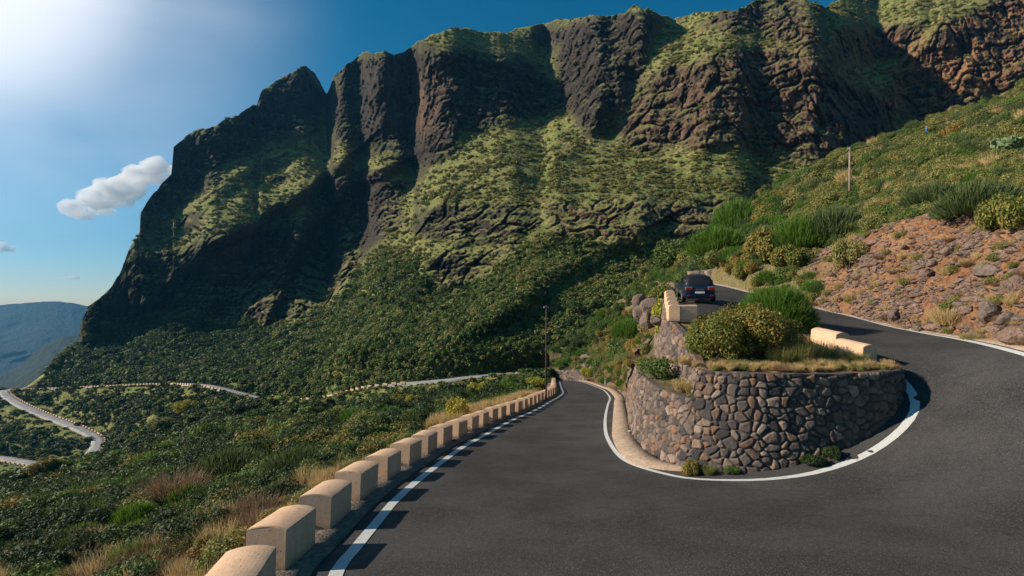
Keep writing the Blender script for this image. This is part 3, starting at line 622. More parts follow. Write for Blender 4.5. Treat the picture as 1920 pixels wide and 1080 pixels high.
# upper tier going back under the guard blocks of the climbing lane
W2t = np.array([P(*p) for p in [(1310,693,17.9),(1297,657,19.9),(1278,624,22.3),(1258,603,24.2),(1250,588,25.8),(1246,572,29.5),(1242,556,34),(1241,545,40),(1246,538,50)]])
w2t, s2 = resample(W2t, .3); hgt = np.interp(s2, [0, 2.2, 5, 7, 12, 20, 40], [1.1, 1.5, 2.1, 2.7, 3.6, 3.8, 3.6])
tg = np.gradient(w2t[:, :2], axis=0); tg /= np.linalg.norm(tg, axis=1)[:, None]; outw = np.stack([-tg[:, 1], tg[:, 0]], 1)
w2b = np.column_stack([w2t[:, :2]+outw*(hgt*.14)[:, None], w2t[:, 2]-hgt])
masonry('stone_wall', w2b[::-1], w2t[::-1], seed=8, label='upper stone retaining wall climbing to the parapet beside the parked car', capw=.35, step=.045)
# ground on the island and on the ledge
topring = t_[kjoint-1:, :2]; isl_poly = np.vstack([topring+0, UI[:, :2]-(0, .02), w2t[::-1][s2[::-1] < 7.6][:, :2]])
iz_c = np.vstack([t_[kjoint-1::6], UI, w2t[:26:5], [(9.5, 19.5, -2.0), (11.5, 20.5, -2.0), (8.5, 21, -1.6)]]); itps = TPS(iz_c[:, :2], iz_c[:, 2]-.05, .05)
tag(link('island_ground', polymesh('island_ground', isl_poly, .4, lambda p: itps(p)+.05*fbm(p[:, 0]/.7, p[:, 1]/.7, 0*p[:, 0], 3)-.02), M['dryturf'], smooth=True), kind='structure')
lp = w1[(front < kjoint) & (w1[:, 1] < 46)]; lt = t_[(front < kjoint) & (w1[:, 1] < 46)]
bankb = np.array([w2b[np.argmin(np.abs(w2b[:, 1]-y))] for y in lt[:, 1]])
G = []
for q in np.linspace(0, 1, 14):
    a = lt.copy(); b = bankb.copy(); b[:, 1] = b[:, 1]; c = a*(1-q)+b*q; c[:, 2] += .12*fbm(c[:, 0]/.8, c[:, 1]/.8, 0*c[:, 0], 3)*math.sin(math.pi*q)-.04*(1-q); G.append(c)
tag(link('ledge_ground', gridmesh('ledge_ground', np.array(G)), M['slope']), kind='structure')
# rocky bank between the two lanes further back
bb = inner_far; rowsb = []
top_curve = np.vstack([w2b[np.abs(w2b[:, 1]-y).argmin()][None] for y in np.minimum(bb[:, 1]*.86, 50)])
far_t = sstep(50, 100, bb[:, 1])[:, None]; top_curve = top_curve*(1-far_t)+np.column_stack([bb[:, 0]+7, bb[:, 1]+4, road_z(bb)+7])*far_t
for q in np.linspace(0, 1, 40):
    a = np.column_stack([bb, road_z(bb)]); c = a*(1-q)+top_curve*q; c[:, 2] += .9*math.sin(math.pi*q)*(1+fbm(c[:, 0]/3, c[:, 1]/3, c[:, 2]/3, 4)*1.5); c[:, 0] -= .8*math.sin(math.pi*q)*fbm(c[:, 0]/2, c[:, 1]/2, c[:, 2]/2, 4, True)*min(1, q*4); rowsb.append(c)
lowb = np.array(rowsb)
def densify(G, f):
    n = G.shape[1]; t = np.linspace(0, n-1, n*f); return np.stack([np.stack([np.interp(t, np.arange(n), r[:, k]) for k in range(3)], 1) for r in G])
lowb = densify(lowb, 2); tag(link('rock_bank', gridmesh('rock_bank', lowb, True), M['greyrock']), kind='structure')
# small walls at the far bends
def simple_wall(a, b, h, label, seed):
    a, b = np.array(P(*a)), np.array(P(*b)); t = np.linspace(0, 1, 30)[:, None]; base = a*(1-t)+b*t; base[:, 1] += 1.2*np.sin(t[:, 0]*3.1); top = base+(0, .3, h); base[:, 2] -= .6
    masonry('stone_wall', base, top, cell=.6, step=.12, disp=.12, seed=seed, label=label)
simple_wall((1043,712,112), (1140,716,98), 2.2, 'low grey stone wall round the far bend of the lower lane', 21)
simple_wall((1290,533,63), (1372,528,54), 1.7, 'rough brownish stone wall beyond the parked car at the upper bend', 23)

# ------------------------------------------------------------------ guard blocks
def block_mesh(name, w, l, h, arch=.13, seed=0):
    nx, ny = 14, 10; bm = bmesh.new(); prof = [(-w/2, 0), (-w/2, h-arch)]
    prof += [(-w/2+w*(i/12), h-arch*(2*i/12-1)**2) for i in range(1, 12)]+[(w/2, h-arch), (w/2, 0)]
    rings = []
    for j in range(ny+1):
        y = -l/2+l*j/ny; rings.append([bm.verts.new((x, y, z)) for x, z in prof])
    for a, b in zip(rings[:-1], rings[1:]):
        for i in range(len(prof)-1): bm.faces.new((a[i], a[i+1], b[i+1], b[i]))
        bm.faces.new((a[-1], a[0], b[0], b[-1]))
    bm.faces.new(rings[0][::-1]); bm.faces.new(rings[-1]); bmesh.ops.recalc_face_normals(bm, faces=bm.faces[:])
    ed = [e for e in bm.edges if len(e.link_faces) == 2 and e.calc_face_angle(0) > .5]
    bmesh.ops.bevel(bm, geom=ed, offset=.014, segments=2, affect='EDGES')
    for v in bm.verts:
        p = v.co; k = float(perlin(np.array(p.x*2.5+seed*7), np.array(p.y*2.5), np.array(p.z*2.5)))*.012; v.co += Vector((k, k*.6, k*.5))
    me = bpy.data.meshes.new(name); bm.to_mesh(me); bm.free(); me.materials.append(M['block'])
    return me
BM = [block_mesh('guard_block', .82, 1.46-.06*(i % 3), .87-.02*(i % 2), .075, seed=i) for i in range(6)]
def chip(me_w, me_l, me_h, rs):           # a broken patch on the top edge nearest the road
    bm = bmesh.new(); bmesh.ops.create_icosphere(bm, subdivisions=2, radius=1)
    for v in bm.verts: v.co = Vector((v.co.x*.012+me_w/2, v.co.y*.035+rs.uniform(-1, 1)*.01, v.co.z*.07+me_h))
    me = bpy.data.meshes.new('chip'); bm.to_mesh(me); bm.free(); me.materials.append(M['kerb']); return me
ORD = ['first','second','third','fourth','fifth','sixth','seventh','eighth','ninth','tenth','eleventh','twelfth','thirteenth','fourteenth','fifteenth','sixteenth','seventeenth','eighteenth','nineteenth','twentieth','twenty-first','twenty-second','twenty-third']
path = offset(ll_s, 1.36); sp = np.concatenate([[0], np.cumsum(np.linalg.norm(np.diff(path, axis=0), axis=1))])
# stations counted from the near end; block right-near corners read from the photo
anchor = np.argmin(np.abs(path[:, 1]-12.45)); s_ref = sp[anchor]
blocks = []
rs = np.random.RandomState(4)
for k in range(-2, 46):
    s = s_ref-(k-1)*2.36-(0 if k > 0 else 0)
    if s < 0.6 or s > sp[-1]-1: continue
    x, y = np.interp(s, sp, path[:, 0]), np.interp(s, sp, path[:, 1]); x2, y2 = np.interp(s-.6, sp, path[:, 0]), np.interp(s-.6, sp, path[:, 1])
    blocks.append((x, y, math.atan2(y2-y, x2-x)-math.pi/2))
blocks.sort(key=lambda b: b[1])
blocks = [b for b in blocks if b[1] > 5.0]
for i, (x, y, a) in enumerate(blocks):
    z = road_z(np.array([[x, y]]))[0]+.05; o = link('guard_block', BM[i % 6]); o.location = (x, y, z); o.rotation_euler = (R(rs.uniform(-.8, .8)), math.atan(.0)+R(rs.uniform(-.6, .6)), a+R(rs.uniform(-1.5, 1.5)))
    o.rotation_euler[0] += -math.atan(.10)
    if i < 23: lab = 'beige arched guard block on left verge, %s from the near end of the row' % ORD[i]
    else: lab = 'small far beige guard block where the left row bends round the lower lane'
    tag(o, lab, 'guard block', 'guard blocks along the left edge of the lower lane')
# white scratched mark on the second block in view (strokes only)
def scrawl(o):
    pts = [(.37, -.42, .30), (.37, -.34, .33), (.37, -.28, .38), (.37, -.25, .45), (.37, -.20, .50), (.37, -.22, .58), (.37, -.14, .64), (.37, -.10, .70)]
    me = tubemesh('paint_mark', pts, .008, 5); c = link('paint_mark', me, M['white'], o); c.scale = (1, 1.4, .85)
scrawl_block = [o for o in S.objects if o.name.startswith('guard_block')][2]; scrawl(scrawl_block)
scrawl_block['label'] = 'beige arched guard block with a white paint mark, third from the near end'
# blocks of the climbing lane
def gblock(px, py, Y, w, l, h, yaw, lab, arch=.1, tilt=0, group='guard blocks of the climbing lane'):
    me = block_mesh('guard_block', w, l, h, arch, seed=px); o = link('guard_block', me); p = P(px, py, Y); o.location = p; o.rotation_euler = (tilt, 0, yaw); tag(o, lab, 'guard block', group); return o
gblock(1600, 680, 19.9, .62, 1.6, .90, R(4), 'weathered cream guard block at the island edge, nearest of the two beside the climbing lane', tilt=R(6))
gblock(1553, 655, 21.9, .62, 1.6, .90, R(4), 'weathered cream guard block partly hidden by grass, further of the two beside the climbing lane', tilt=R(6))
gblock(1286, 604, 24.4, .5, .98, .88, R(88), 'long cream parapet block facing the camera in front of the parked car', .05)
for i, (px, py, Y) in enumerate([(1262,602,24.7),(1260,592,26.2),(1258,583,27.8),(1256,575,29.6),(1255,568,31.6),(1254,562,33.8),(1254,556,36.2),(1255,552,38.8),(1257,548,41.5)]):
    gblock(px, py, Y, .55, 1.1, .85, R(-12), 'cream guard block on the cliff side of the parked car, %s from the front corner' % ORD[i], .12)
# row lining the mountain road far below, and its continuation
BF = block_mesh('far_guard_block', .5, 1.6, .65, .05)
def far_row(q, s0, s1, side, lab, grp, name='guard_block', sp_=2.9):
    s = np.concatenate([[0], np.cumsum(np.linalg.norm(np.diff(q[:, :2], axis=0), axis=1))]); e = offset(q, side)
    for t in np.arange(s0, min(s1, s[-1]-1), sp_):
        i = np.searchsorted(s, t); pxx = 960+F*q[i, 0]/q[i, 1]
        if side < 0 and (430 < pxx < 515 or 775 < pxx < 925): continue
        a = e[min(i+1, len(e)-1)]-e[max(i-1, 0)]
        o = link(name, BF); o.location = (e[i][0], e[i][1], q[i, 2]+.08); o.rotation_euler = (0, 0, math.atan2(a[1], a[0])-math.pi/2); tag(o, lab, 'guard block', grp)
far_row(fr[0], 1, 900, -2.3, 'tiny pale guard block lining the mountain road below the cliffs', 'guard blocks along the distant mountain road')
far_row(fr[1], 1, 300, 2.8, 'tiny pale guard block along the lowest bend of the valley road', 'guard blocks along the lowest valley road')

# ------------------------------------------------------------------ vegetation meshes (radius about 1, base at z=0)
def quads(Pp, nrm, size, asp, rs):
    n = len(Pp); r = rs.normal(size=(n, 3)); t = np.cross(nrm, r); t /= np.linalg.norm(t, axis=1)[:, None]+1e-9; b = np.cross(nrm, t)
    sz = (size*(.6+.8*rs.rand(n)))[:, None]; h, w = t*sz*.5*asp, b*sz*.5
    V = np.stack([Pp-h, Pp+w*.9, Pp+h, Pp-w*.9], 1); return V.reshape(-1, 3), np.arange(4*n).reshape(n, 4)
def shrub_mesh(name, seed, n, size, mat, nb=11, flat=.75, asp=1.5, core=True):
    rs = np.random.RandomState(seed); B = []
    for i in range(nb):
        a = rs.rand()*6.28; r = rs.rand()**.5*.68; B.append((r*math.cos(a), r*math.sin(a), (.30+.55*rs.rand()*(1-r*.75))*flat*1.25, .22+.22*rs.rand()))
    B = np.array(B); w = B[:, 3]**2; k = rs.choice(nb, n, p=w/w.sum()); d = rs.normal(size=(n, 3)); d /= np.linalg.norm(d, axis=1)[:, None]
    rr = (.55+.5*rs.rand(n)**.6)[:, None]; Pp = B[k, :3]+d*B[k, 3:]*rr; Pp[:, 2] = np.abs(Pp[:, 2])
    nr = d*.8+rs.normal(size=(n, 3))*.6+(0, 0, .25); nr /= np.linalg.norm(nr, axis=1)[:, None]
    V, Q = quads(Pp, nr, size, asp, rs); me = npmesh(name, V, Q); me.materials.append(M[mat]); return me
def broom_mesh(name, seed, n, mat, w=.012, L=(.12, .28), flat=.85):
    rs = np.random.RandomState(seed); d = rs.normal(size=(n, 3)); d /= np.linalg.norm(d, axis=1)[:, None]; d[:, 2] = np.abs(d[:, 2])*1.0-.12
    lump = 1+.22*fbm(d[:, 0]*1.6+seed, d[:, 1]*1.6, d[:, 2]*1.6, 3); r = (.35+.5*rs.rand(n)**.5)[:, None]*lump[:, None]; p0 = d*r*(1, 1, flat); p0[:, 2] += .12
    g = d*.75+(0, 0, .75)+rs.normal(size=(n, 3))*.22; g /= np.linalg.norm(g, axis=1)[:, None]; ln = (L[0]+(L[1]-L[0])*rs.rand(n))[:, None]; p1 = p0+g*ln
    s_ = np.cross(g, rs.normal(size=(n, 3))); s_ /= np.linalg.norm(s_, axis=1)[:, None]; s_ *= w
    V = np.stack([p0-s_, p0+s_, p1+s_*.3, p1-s_*.3], 1).reshape(-1, 3); me = npmesh(name, V, np.arange(4*n).reshape(n, 4)); me.materials.append(M[mat]); return me
def blade_mesh(name, seed, n, mat, w=.018, spread=.75, L=(.5, 1.0), base=.35, seg=2, up=.9, droop=0.):
    rs = np.random.RandomState(seed); a = rs.rand(n)*6.28; r = rs.rand(n)**.5*base; p0 = np.stack([r*np.cos(a), r*np.sin(a), 0*r+.02], 1)
    a2 = a+rs.normal(size=n)*.6; tl = spread*rs.rand(n)**.7; d = np.stack([np.cos(a2)*tl, np.sin(a2)*tl, up+0*a], 1); d /= np.linalg.norm(d, axis=1)[:, None]
    ln = L[0]+(L[1]-L[0])*rs.rand(n); start = (rs.rand(n)**1.2*.55)[:, None]; p1 = p0+d*(ln[:, None]*start); p2 = p0+d*ln[:, None]+(rs.normal(size=(n, 3))*.04); p2[:, 2] -= droop*ln*rs.rand(n)
    sd_ = rs.normal(size=(n, 3)); sd_ -= d*np.sum(sd_*d, 1)[:, None]; sd_ /= np.linalg.norm(sd_, axis=1)[:, None]; sd_ *= w
    V = np.stack([p1-sd_, p1+sd_, p2+sd_*.35, p2-sd_*.35], 1).reshape(-1, 3); me = npmesh(name, V, np.arange(4*n).reshape(n, 4)); me.materials.append(M[mat]); return me
def proto(me): return bpy.data.objects.new(me.name, me)
# instanced ground cover: one object per patch, several source shapes
def scatter(name, pts, scl, protos, idx, label, rot=None):
    me = bpy.data.meshes.new(name); me.vertices.add(len(pts)); me.vertices.foreach_set('co', np.asarray(pts, dtype=np.float32).ravel())
    a = me.attributes.new('scl', 'FLOAT_VECTOR', 'POINT'); a.data.foreach_set('vector', np.asarray(scl, dtype=np.float32).ravel())
    rs_ = np.random.RandomState(len(pts)); rt = np.zeros((len(pts), 3)); rt[:, 2] = rs_.rand(len(pts))*6.28; rt[:, :2] = rs_.normal(size=(len(pts), 2))*.12
    a = me.attributes.new('rot', 'FLOAT_VECTOR', 'POINT'); a.data.foreach_set('vector', rt.astype(np.float32).ravel())
    a = me.attributes.new('idx', 'INT', 'POINT'); a.data.foreach_set('value', np.asarray(idx, dtype=np.int32))
    o = bpy.data.objects.new(name, me); S.collection.objects.link(o); tag(o, label, 'shrubs', kind='stuff')
    ng = bpy.data.node_groups.new(name, 'GeometryNodeTree'); ng.interface.new_socket('Geometry', in_out='INPUT', socket_type='NodeSocketGeometry'); ng.interface.new_socket('Geometry', in_out='OUTPUT', socket_type='NodeSocketGeometry')
    gi, go = ng.nodes.new('NodeGroupInput'), ng.nodes.new('NodeGroupOutput'); jn = ng.nodes.new('GeometryNodeJoinGeometry')
    def na(nm, ty): n = ng.nodes.new('GeometryNodeInputNamedAttribute'); n.data_type = ty; n.inputs['Name'].default_value = nm; return n.outputs['Attribute']
    sc, ro, ix = na('scl', 'FLOAT_VECTOR'), na('rot', 'FLOAT_VECTOR'), na('idx', 'INT')
    for i, p in enumerate(protos):
        oi = ng.nodes.new('GeometryNodeObjectInfo'); oi.inputs['Object'].default_value = p; oi.inputs['As Instance'].default_value = True
        cp = ng.nodes.new('FunctionNodeCompare'); cp.data_type = 'INT'; cp.operation = 'EQUAL'; ng.links.new(ix, cp.inputs[2]); cp.inputs[3].default_value = i
        ip = ng.nodes.new('GeometryNodeInstanceOnPoints'); ng.links.new(gi.outputs[0], ip.inputs['Points']); ng.links.new(cp.outputs[0], ip.inputs['Selection'])
        ng.links.new(oi.outputs['Geometry'], ip.inputs['Instance']); ng.links.new(ro, ip.inputs['Rotation']); ng.links.new(sc, ip.inputs['Scale']); ng.links.new(ip.outputs[0], jn.inputs[0])
    ng.links.new(jn.outputs[0], go.inputs[0]); md = o.modifiers.new('scatter', 'NODES'); md.node_group = ng; return o
def grid_samples(G, n, seed, wt, r0=0, r1=None):
    """random points on a surface grid, chosen with weight per cell"""
    g = G[r0:r1]; rs = np.random.RandomState(seed); w = np.clip(wt, 0, None)[:-1, :-1].ravel(); w = w/w.sum(); k = rs.choice(len(w), n, p=w); r, c = np.divmod(k, g.shape[1]-1); a, b = rs.rand(n, 1), rs.rand(n, 1)
    return (g[r, c]*(1-a)+g[r+1, c]*a)*(1-b)+(g[r, c+1]*(1-a)+g[r+1, c+1]*a)*b, r+r0, c
def cell_area(G):
    du = np.zeros(G.shape); dv = np.zeros(G.shape); du[:, :-1] = G[:, 1:]-G[:, :-1]; dv[:-1] = G[1:]-G[:-1]; c = np.cross(du, dv); A = np.linalg.norm(c, axis=2); return A, np.abs(c[..., 2])/(A+1e-9)
rs = np.random.RandomState(12)
# --- distant scrub
LOW = [proto(shrub_mesh('scrub_clump', 100+i, 260, .20, mt, nb=7, asp=1.2)) for i, mt in enumerate(['dark', 'green', 'olive', 'grey', 'dark', 'green'])]
A, nzv = cell_area(terr); Yg = terr[..., 1]
green = np.ones(terr.shape[:2]); green[nl:nl+NR] = ga[nl:nl+NR]
rk = rockA
lo_row = 16+26+10
wt_f = (sstep(.22, .6, nzv)+.05+.45*green)*(1-.93*rk)*(.5+1.0*green)*(1+.5*sstep(0, .4, fbm(terr[..., 0]/30, terr[..., 1]/30, terr[..., 2]/30, 3))); wt_f[nl+NR-1:] = 0; wt_f *= .18+sstep(-.22, .22, fbm(terr[..., 0]/13, terr[..., 1]/13, terr[..., 2]/13, 3))
scr = np.stack([terr[..., 0]/terr[..., 1], terr[..., 2]/terr[..., 1]], -1); su = np.zeros(scr.shape); sv = np.zeros(scr.shape); su[:, :-1] = scr[:, 1:]-scr[:, :-1]; sv[:-1] = scr[1:]-scr[:-1]
sa = np.abs(su[..., 0]*sv[..., 1]-su[..., 1]*sv[..., 0]); sa = np.clip(sa/np.median(sa[nl:nl+NR]), .2, 8); wt_f[nl:] *= sa[nl:]
wt_f[:nl] = (A/Yg**1.6)[:nl]*(wt_f[:nl]); wt_f[:nl] *= .40*wt_f[nl:nl+NR].sum()/wt_f[lo_row:nl].sum()
wt_f = wt_f[lo_row:].copy(); wt_f[:, pxs > 1940] = 0; wt_f[:, pxs < -60] = 0
pts, r_, c_ = grid_samples(terr, 120000, 1, wt_f, lo_row)
def keep_off_road(pts, dist):
    ok = np.ones(len(pts), bool)
    for i in range(0, len(pts), 4000):
        q = pts[i:i+4000]; d = np.linalg.norm(q[:, None, :2]-allfr[None, ::2, :2], axis=2); j = d.argmin(1)
        # in front of the road (towards the valley) shrubs stay low
        ok[i:i+4000] = d.min(1) > dist
    return ok
ok = keep_off_road(pts, 3.3); pts, r_, c_ = pts[ok], r_[ok], c_[ok]
n = len(pts); gg = green[r_, c_]; nn_ = perlin(pts[:, 0]/40, pts[:, 1]/40, pts[:, 2]/40)
sc = (.5+1.6*rs.rand(n)**3)*(.85+.65*gg)*np.clip(pts[:, 1]/190, .75, 1.7)
near_road = np.zeros(n, bool)
for i in range(0, n, 4000):
    q = pts[i:i+4000]; d = np.linalg.norm(q[:, None, :2]-allfr[None, ::2, :2], axis=2); j = d.argmin(1); near_road[i:i+4000] = (d.min(1) < 10) & (q[:, 2] < allfr[::2][j, 2]+.6) & (rs.rand(len(q)) < .93)
sc[near_road] *= .5
cen = sstep(430, 640, pxs[c_]+40*nn_)*sstep(120, 150, pts[:, 1]); u = rs.rand(n)*(1-.25*cen)+nn_*.35+cen*.50; idx = np.where(gg > .5, np.where(u < .35, 0, np.where(u < .62, 4, np.where(u < .86, 1, np.where(u < 1.0, 5, 2)))), np.where(u < .05, 0, np.where(u < .25, 3, np.where(u < .55, 1, 2))))
scatter('mountain_scrub', pts-np.array([0, 0, .15]), np.stack([sc, sc, sc*(.7+.3*rs.rand(n))], 1), LOW, idx, 'dense low green scrub covering the mountain slopes and valley')
# --- near slope left of the road
MID = [proto(shrub_mesh('slope_shrub', 200, 3000, .066, 'dark', 12)), proto(shrub_mesh('slope_shrub', 201, 3000, .066, 'green', 12)), proto(shrub_mesh('slope_shrub', 202, 2800, .066, 'olive', 12)),
       proto(broom_mesh('slope_broom', 203, 2000, 'broomdark', .016)), proto(broom_mesh('slope_broom', 204, 2000, 'broom', .016)), proto(shrub_mesh('slope_shrub', 205, 2400, .066, 'autumn', 10)),
       proto(blade_mesh('dry_brush', 206, 700, 'rusty', .010, 1.3, (.4, 1))), proto(blade_mesh('dry_grass', 207, 420, 'straw', .010, .5, (.5, 1)))]
hi = 16+26+14; wn_ = A[:hi]*1.0/np.maximum(Yg[:hi], 9)**1.3; wn_[:2] = 0; wn_[:, pxs > 1045] = 0; wn_[:, pxs < -200] = 0
wn_ *= .12+sstep(-.25, .25, fbm(terr[:hi, :, 0]/7, terr[:hi, :, 1]/7, 0*terr[:hi, :, 0], 3))
pts, r_, c_ = grid_samples(terr, 5400, 2, wn_, 0, hi); n = len(pts); un = rs.rand(n)+.6*perlin(pts[:, 0]/9, pts[:, 1]/9, 0*pts[:, 0])
dry = sstep(27, 11, pts[:, 1])*sstep(-22, -6, pts[:, 0])
idx = np.where(un < .38, 0, np.where(un < .58, 1, np.where(un < .74, 3, np.where(un < .84, 4, np.where(un < .91, 2, np.where(un < .97, 0, 5)))))); rr = rs.rand(n); idx = np.where(rr < dry*.75, np.where(rr < dry*.3, 7, 6), idx)
sc = (.55+1.1*rs.rand(n)**2.2)*np.clip(pts[:, 1]/28, .62, 1.7); topz = pts[:, 2]
dl_ = np.min(np.linalg.norm(pts[:, None, :2]-ll_s[None, ::3, :2], axis=2), 1); sc = np.where(dl_ < 4.2, np.minimum(sc, .5), sc); ok = dl_ > 2.4
scatter('slope_scrub', (pts-np.array([0, 0, .08]))[ok], np.stack([sc, sc, sc*.95], 1)[ok], MID, idx[ok], 'dense scrub and dry grass on the slope below the guard blocks')
# --- right hillside
A2, nz2 = cell_area(hill); Yh = hill[..., 1]; base_w = A2/Yh**1.45*(1-scm)**2*np.minimum(1, np.maximum(0, (HT[:, None]-.25)*3)); base_w[:, rpx < 1036] = 0
base_w *= (HT[:, None] < 4.6)
base_w *= .15+sstep(-.25, .2, fbm(hx/7, HYY/7, hz/7, 3))
pts, r_, c_ = grid_samples(hill, 8000, 3, base_w); n = len(pts); hp = rpx[c_]
un = rs.rand(n)+.55*perlin(pts[:, 0]/11, pts[:, 1]/11, pts[:, 2]/11); left = hp < 1480
idx = np.where(left, np.where(un < .35, 1, np.where(un < .6, 4, np.where(un < .8, 0, 5))), np.where(un < .12, 1, np.where(un < .38, 3, np.where(un < .84, 2, np.where(un < .92, 4, 7)))))
sc = (.6+1.0*rs.rand(n)**1.8)*np.clip(pts[:, 1]/55, .55, 1.35)
scatter('hillside_scrub', pts-np.array([0, 0, .1]), np.stack([sc, sc, sc*1.15], 1), MID, idx, 'olive and green scrub over the hillside above the climbing lane')
# --- scree stones
def rock_mesh(name, seed, mat, sub=2, sx=1, sy=.8, sz=.6, am=.35):
    bm = bmesh.new(); bmesh.ops.create_icosphere(bm, subdivisions=sub, radius=1); rs = np.random.RandomState(seed)
    pl = rs.normal(size=(9, 3)); pl /= np.linalg.norm(pl, axis=1)[:, None]; dd = .55+.35*rs.rand(9)
    for v in bm.verts:
        p = np.array(v.co)
        for q, d in zip(pl, dd):
            e = p@q-d
            if e > 0: p = p-q*e
        k = float(perlin(*(p*2+seed)))*am*.3; p = p*(1+k); v.co = (p[0]*sx, p[1]*sy, p[2]*sz)
    me = bpy.data.meshes.new(name); bm.to_mesh(me); bm.free(); me.materials.append(M[mat]); return me
RK = [proto(rock_mesh('loose_stone', 300+i, 'rock' if i % 3 else 'greyrock')) for i in range(5)]
w3 = A2*scm/Yh**1.0*(.15+sstep(-.2, .5, perlin(hx/2.5, HYY/2.5, hz/2.5))); pts, r_, c_ = grid_samples(hill, 9000, 4, w3); sc = .04+.22*rs.rand(len(pts))**4+.05*rs.rand(len(pts))
o = scatter('loose_stones', pts, np.stack([sc*1.2, sc, sc*.8], 1), RK, rs.randint(0, 5, len(pts)), 'loose reddish stones lying over the scree bank'); o['category'] = 'stones'
pts, r_, c_ = grid_samples(hill, 320, 15, A2*scm/Yh); sc = .14+.34*rs.rand(len(pts))**2; o = scatter('loose_rocks', pts, np.stack([sc*1.3, sc, sc*.9], 1), RK, rs.randint(0, 5, len(pts)), 'larger angular rocks sticking out of the scree bank'); o['category'] = 'rocks'
pts, r_, c_ = grid_samples(hill, 260, 14, A2*scm/Yh); sc = .18+.3*rs.rand(len(pts))
scatter('scree_tufts', pts, np.stack([sc]*3, 1), MID, rs.choice([7, 7, 6, 2], len(pts)), 'thin dry tufts rooted in the scree bank')
# rocks and tufts along the foot of the bank
ft = offset(ro_s, -1.6); ft = offset(ro_s, 0.)+(offset(ro_s, 1.)-offset(ro_s, 0.))*-1

# ------------------------------------------------------------------ plants that stand out one by one
def hit(G, cols, px, py, ymin=0):
    """the point of a surface grid seen at a pixel of the photograph (first row reaching that height)"""
    c = int(np.clip(np.searchsorted(cols, px), 1, G.shape[1]-1)); col = G[:, c]; w = HY-F*col[:, 2]/col[:, 1]
    k = np.where((w <= py) & (col[:, 1] > ymin))[0]; return col[k[0]] if len(k) else col[-1]
SH = {}
def plant(kind, loc, sx, sz, label, group=None, cat='shrub', rz=None, name='shrub'):
    if kind not in SH: SH[kind] = KINDS[kind]()
    fol, stem = SH[kind]; o = empty(name, loc, rs.rand()*6.28 if rz is None else rz, label=label, cat=cat, group=group); o.scale = (sx, sx, sz)
    link('foliage', fol, None, o); link('stem', stem, M['twig'], o) if stem else None; return o
def stems(seed, n=7, h=.6):
    r = np.random.RandomState(seed); V, Fs = [], []
    bm = bmesh.new()
    for i in range(n):
        a = r.rand()*6.28; t = .5*r.rand()**.5; p = [Vector((.05*math.cos(a), .05*math.sin(a), 0)), Vector((t*.5*math.cos(a), t*.5*math.sin(a), h*.5)), Vector((t*math.cos(a+.3), t*math.sin(a+.3), h))]
        me = tubemesh('s', p, [.035, .025, .01], 5); bm.from_mesh(me); bpy.data.meshes.remove(me)
    me = bpy.data.meshes.new('stem'); bm.to_mesh(me); bm.free(); me.materials.append(M['twig']); return me
KINDS = {
 'tall_autumn': lambda: (shrub_mesh('autumn_leaves', 31, 20000, .040, 'autumn', 46, 1.45), stems(31)),
 'autumn': lambda: (shrub_mesh('autumn_leaves', 1, 9000, .060, 'autumn', 18, .9), stems(1)),
 'big_broom': lambda: (broom_mesh('broom_blades', 2, 16000, 'broom', .0065), stems(2)),
 'broom': lambda: (broom_mesh('broom_blades', 3, 5000, 'broom', .011), stems(3)),
 'dullbroom': lambda: (broom_mesh('broom_blades', 4, 5000, 'broomdark', .011), stems(4)),
 'yellow': lambda: (shrub_mesh('spurge_leaves', 5, 4200, .065, 'yellow', 14, .95), stems(5)),
 'green': lambda: (shrub_mesh('green_leaves', 6, 4000, .070, 'green', 14, .9), stems(6)),
 'dark': lambda: (shrub_mesh('dark_leaves', 7, 4000, .070, 'dark', 14, .9), stems(7)),
 'olive': lambda: (shrub_mesh('olive_leaves', 8, 4000, .065, 'olive', 14, .9), stems(8)),
 'straw': lambda: (blade_mesh('grass_blades', 9, 900, 'straw', .008, .6, (.5, 1.05), .5), None),
 'weeds': lambda: (blade_mesh('weed_blades', 10, 1500, 'olive', .007, .6, (.4, 1.05), .6), None),
 'rusty': lambda: (blade_mesh('dry_twigs', 11, 1400, 'rusty', .008, 1.2, (.4, 1.05), .4), stems(11)),
 'thin': lambda: (shrub_mesh('sparse_leaves', 12, 1300, .075, 'green', 12, .9), stems(12, 16, .8)),
}
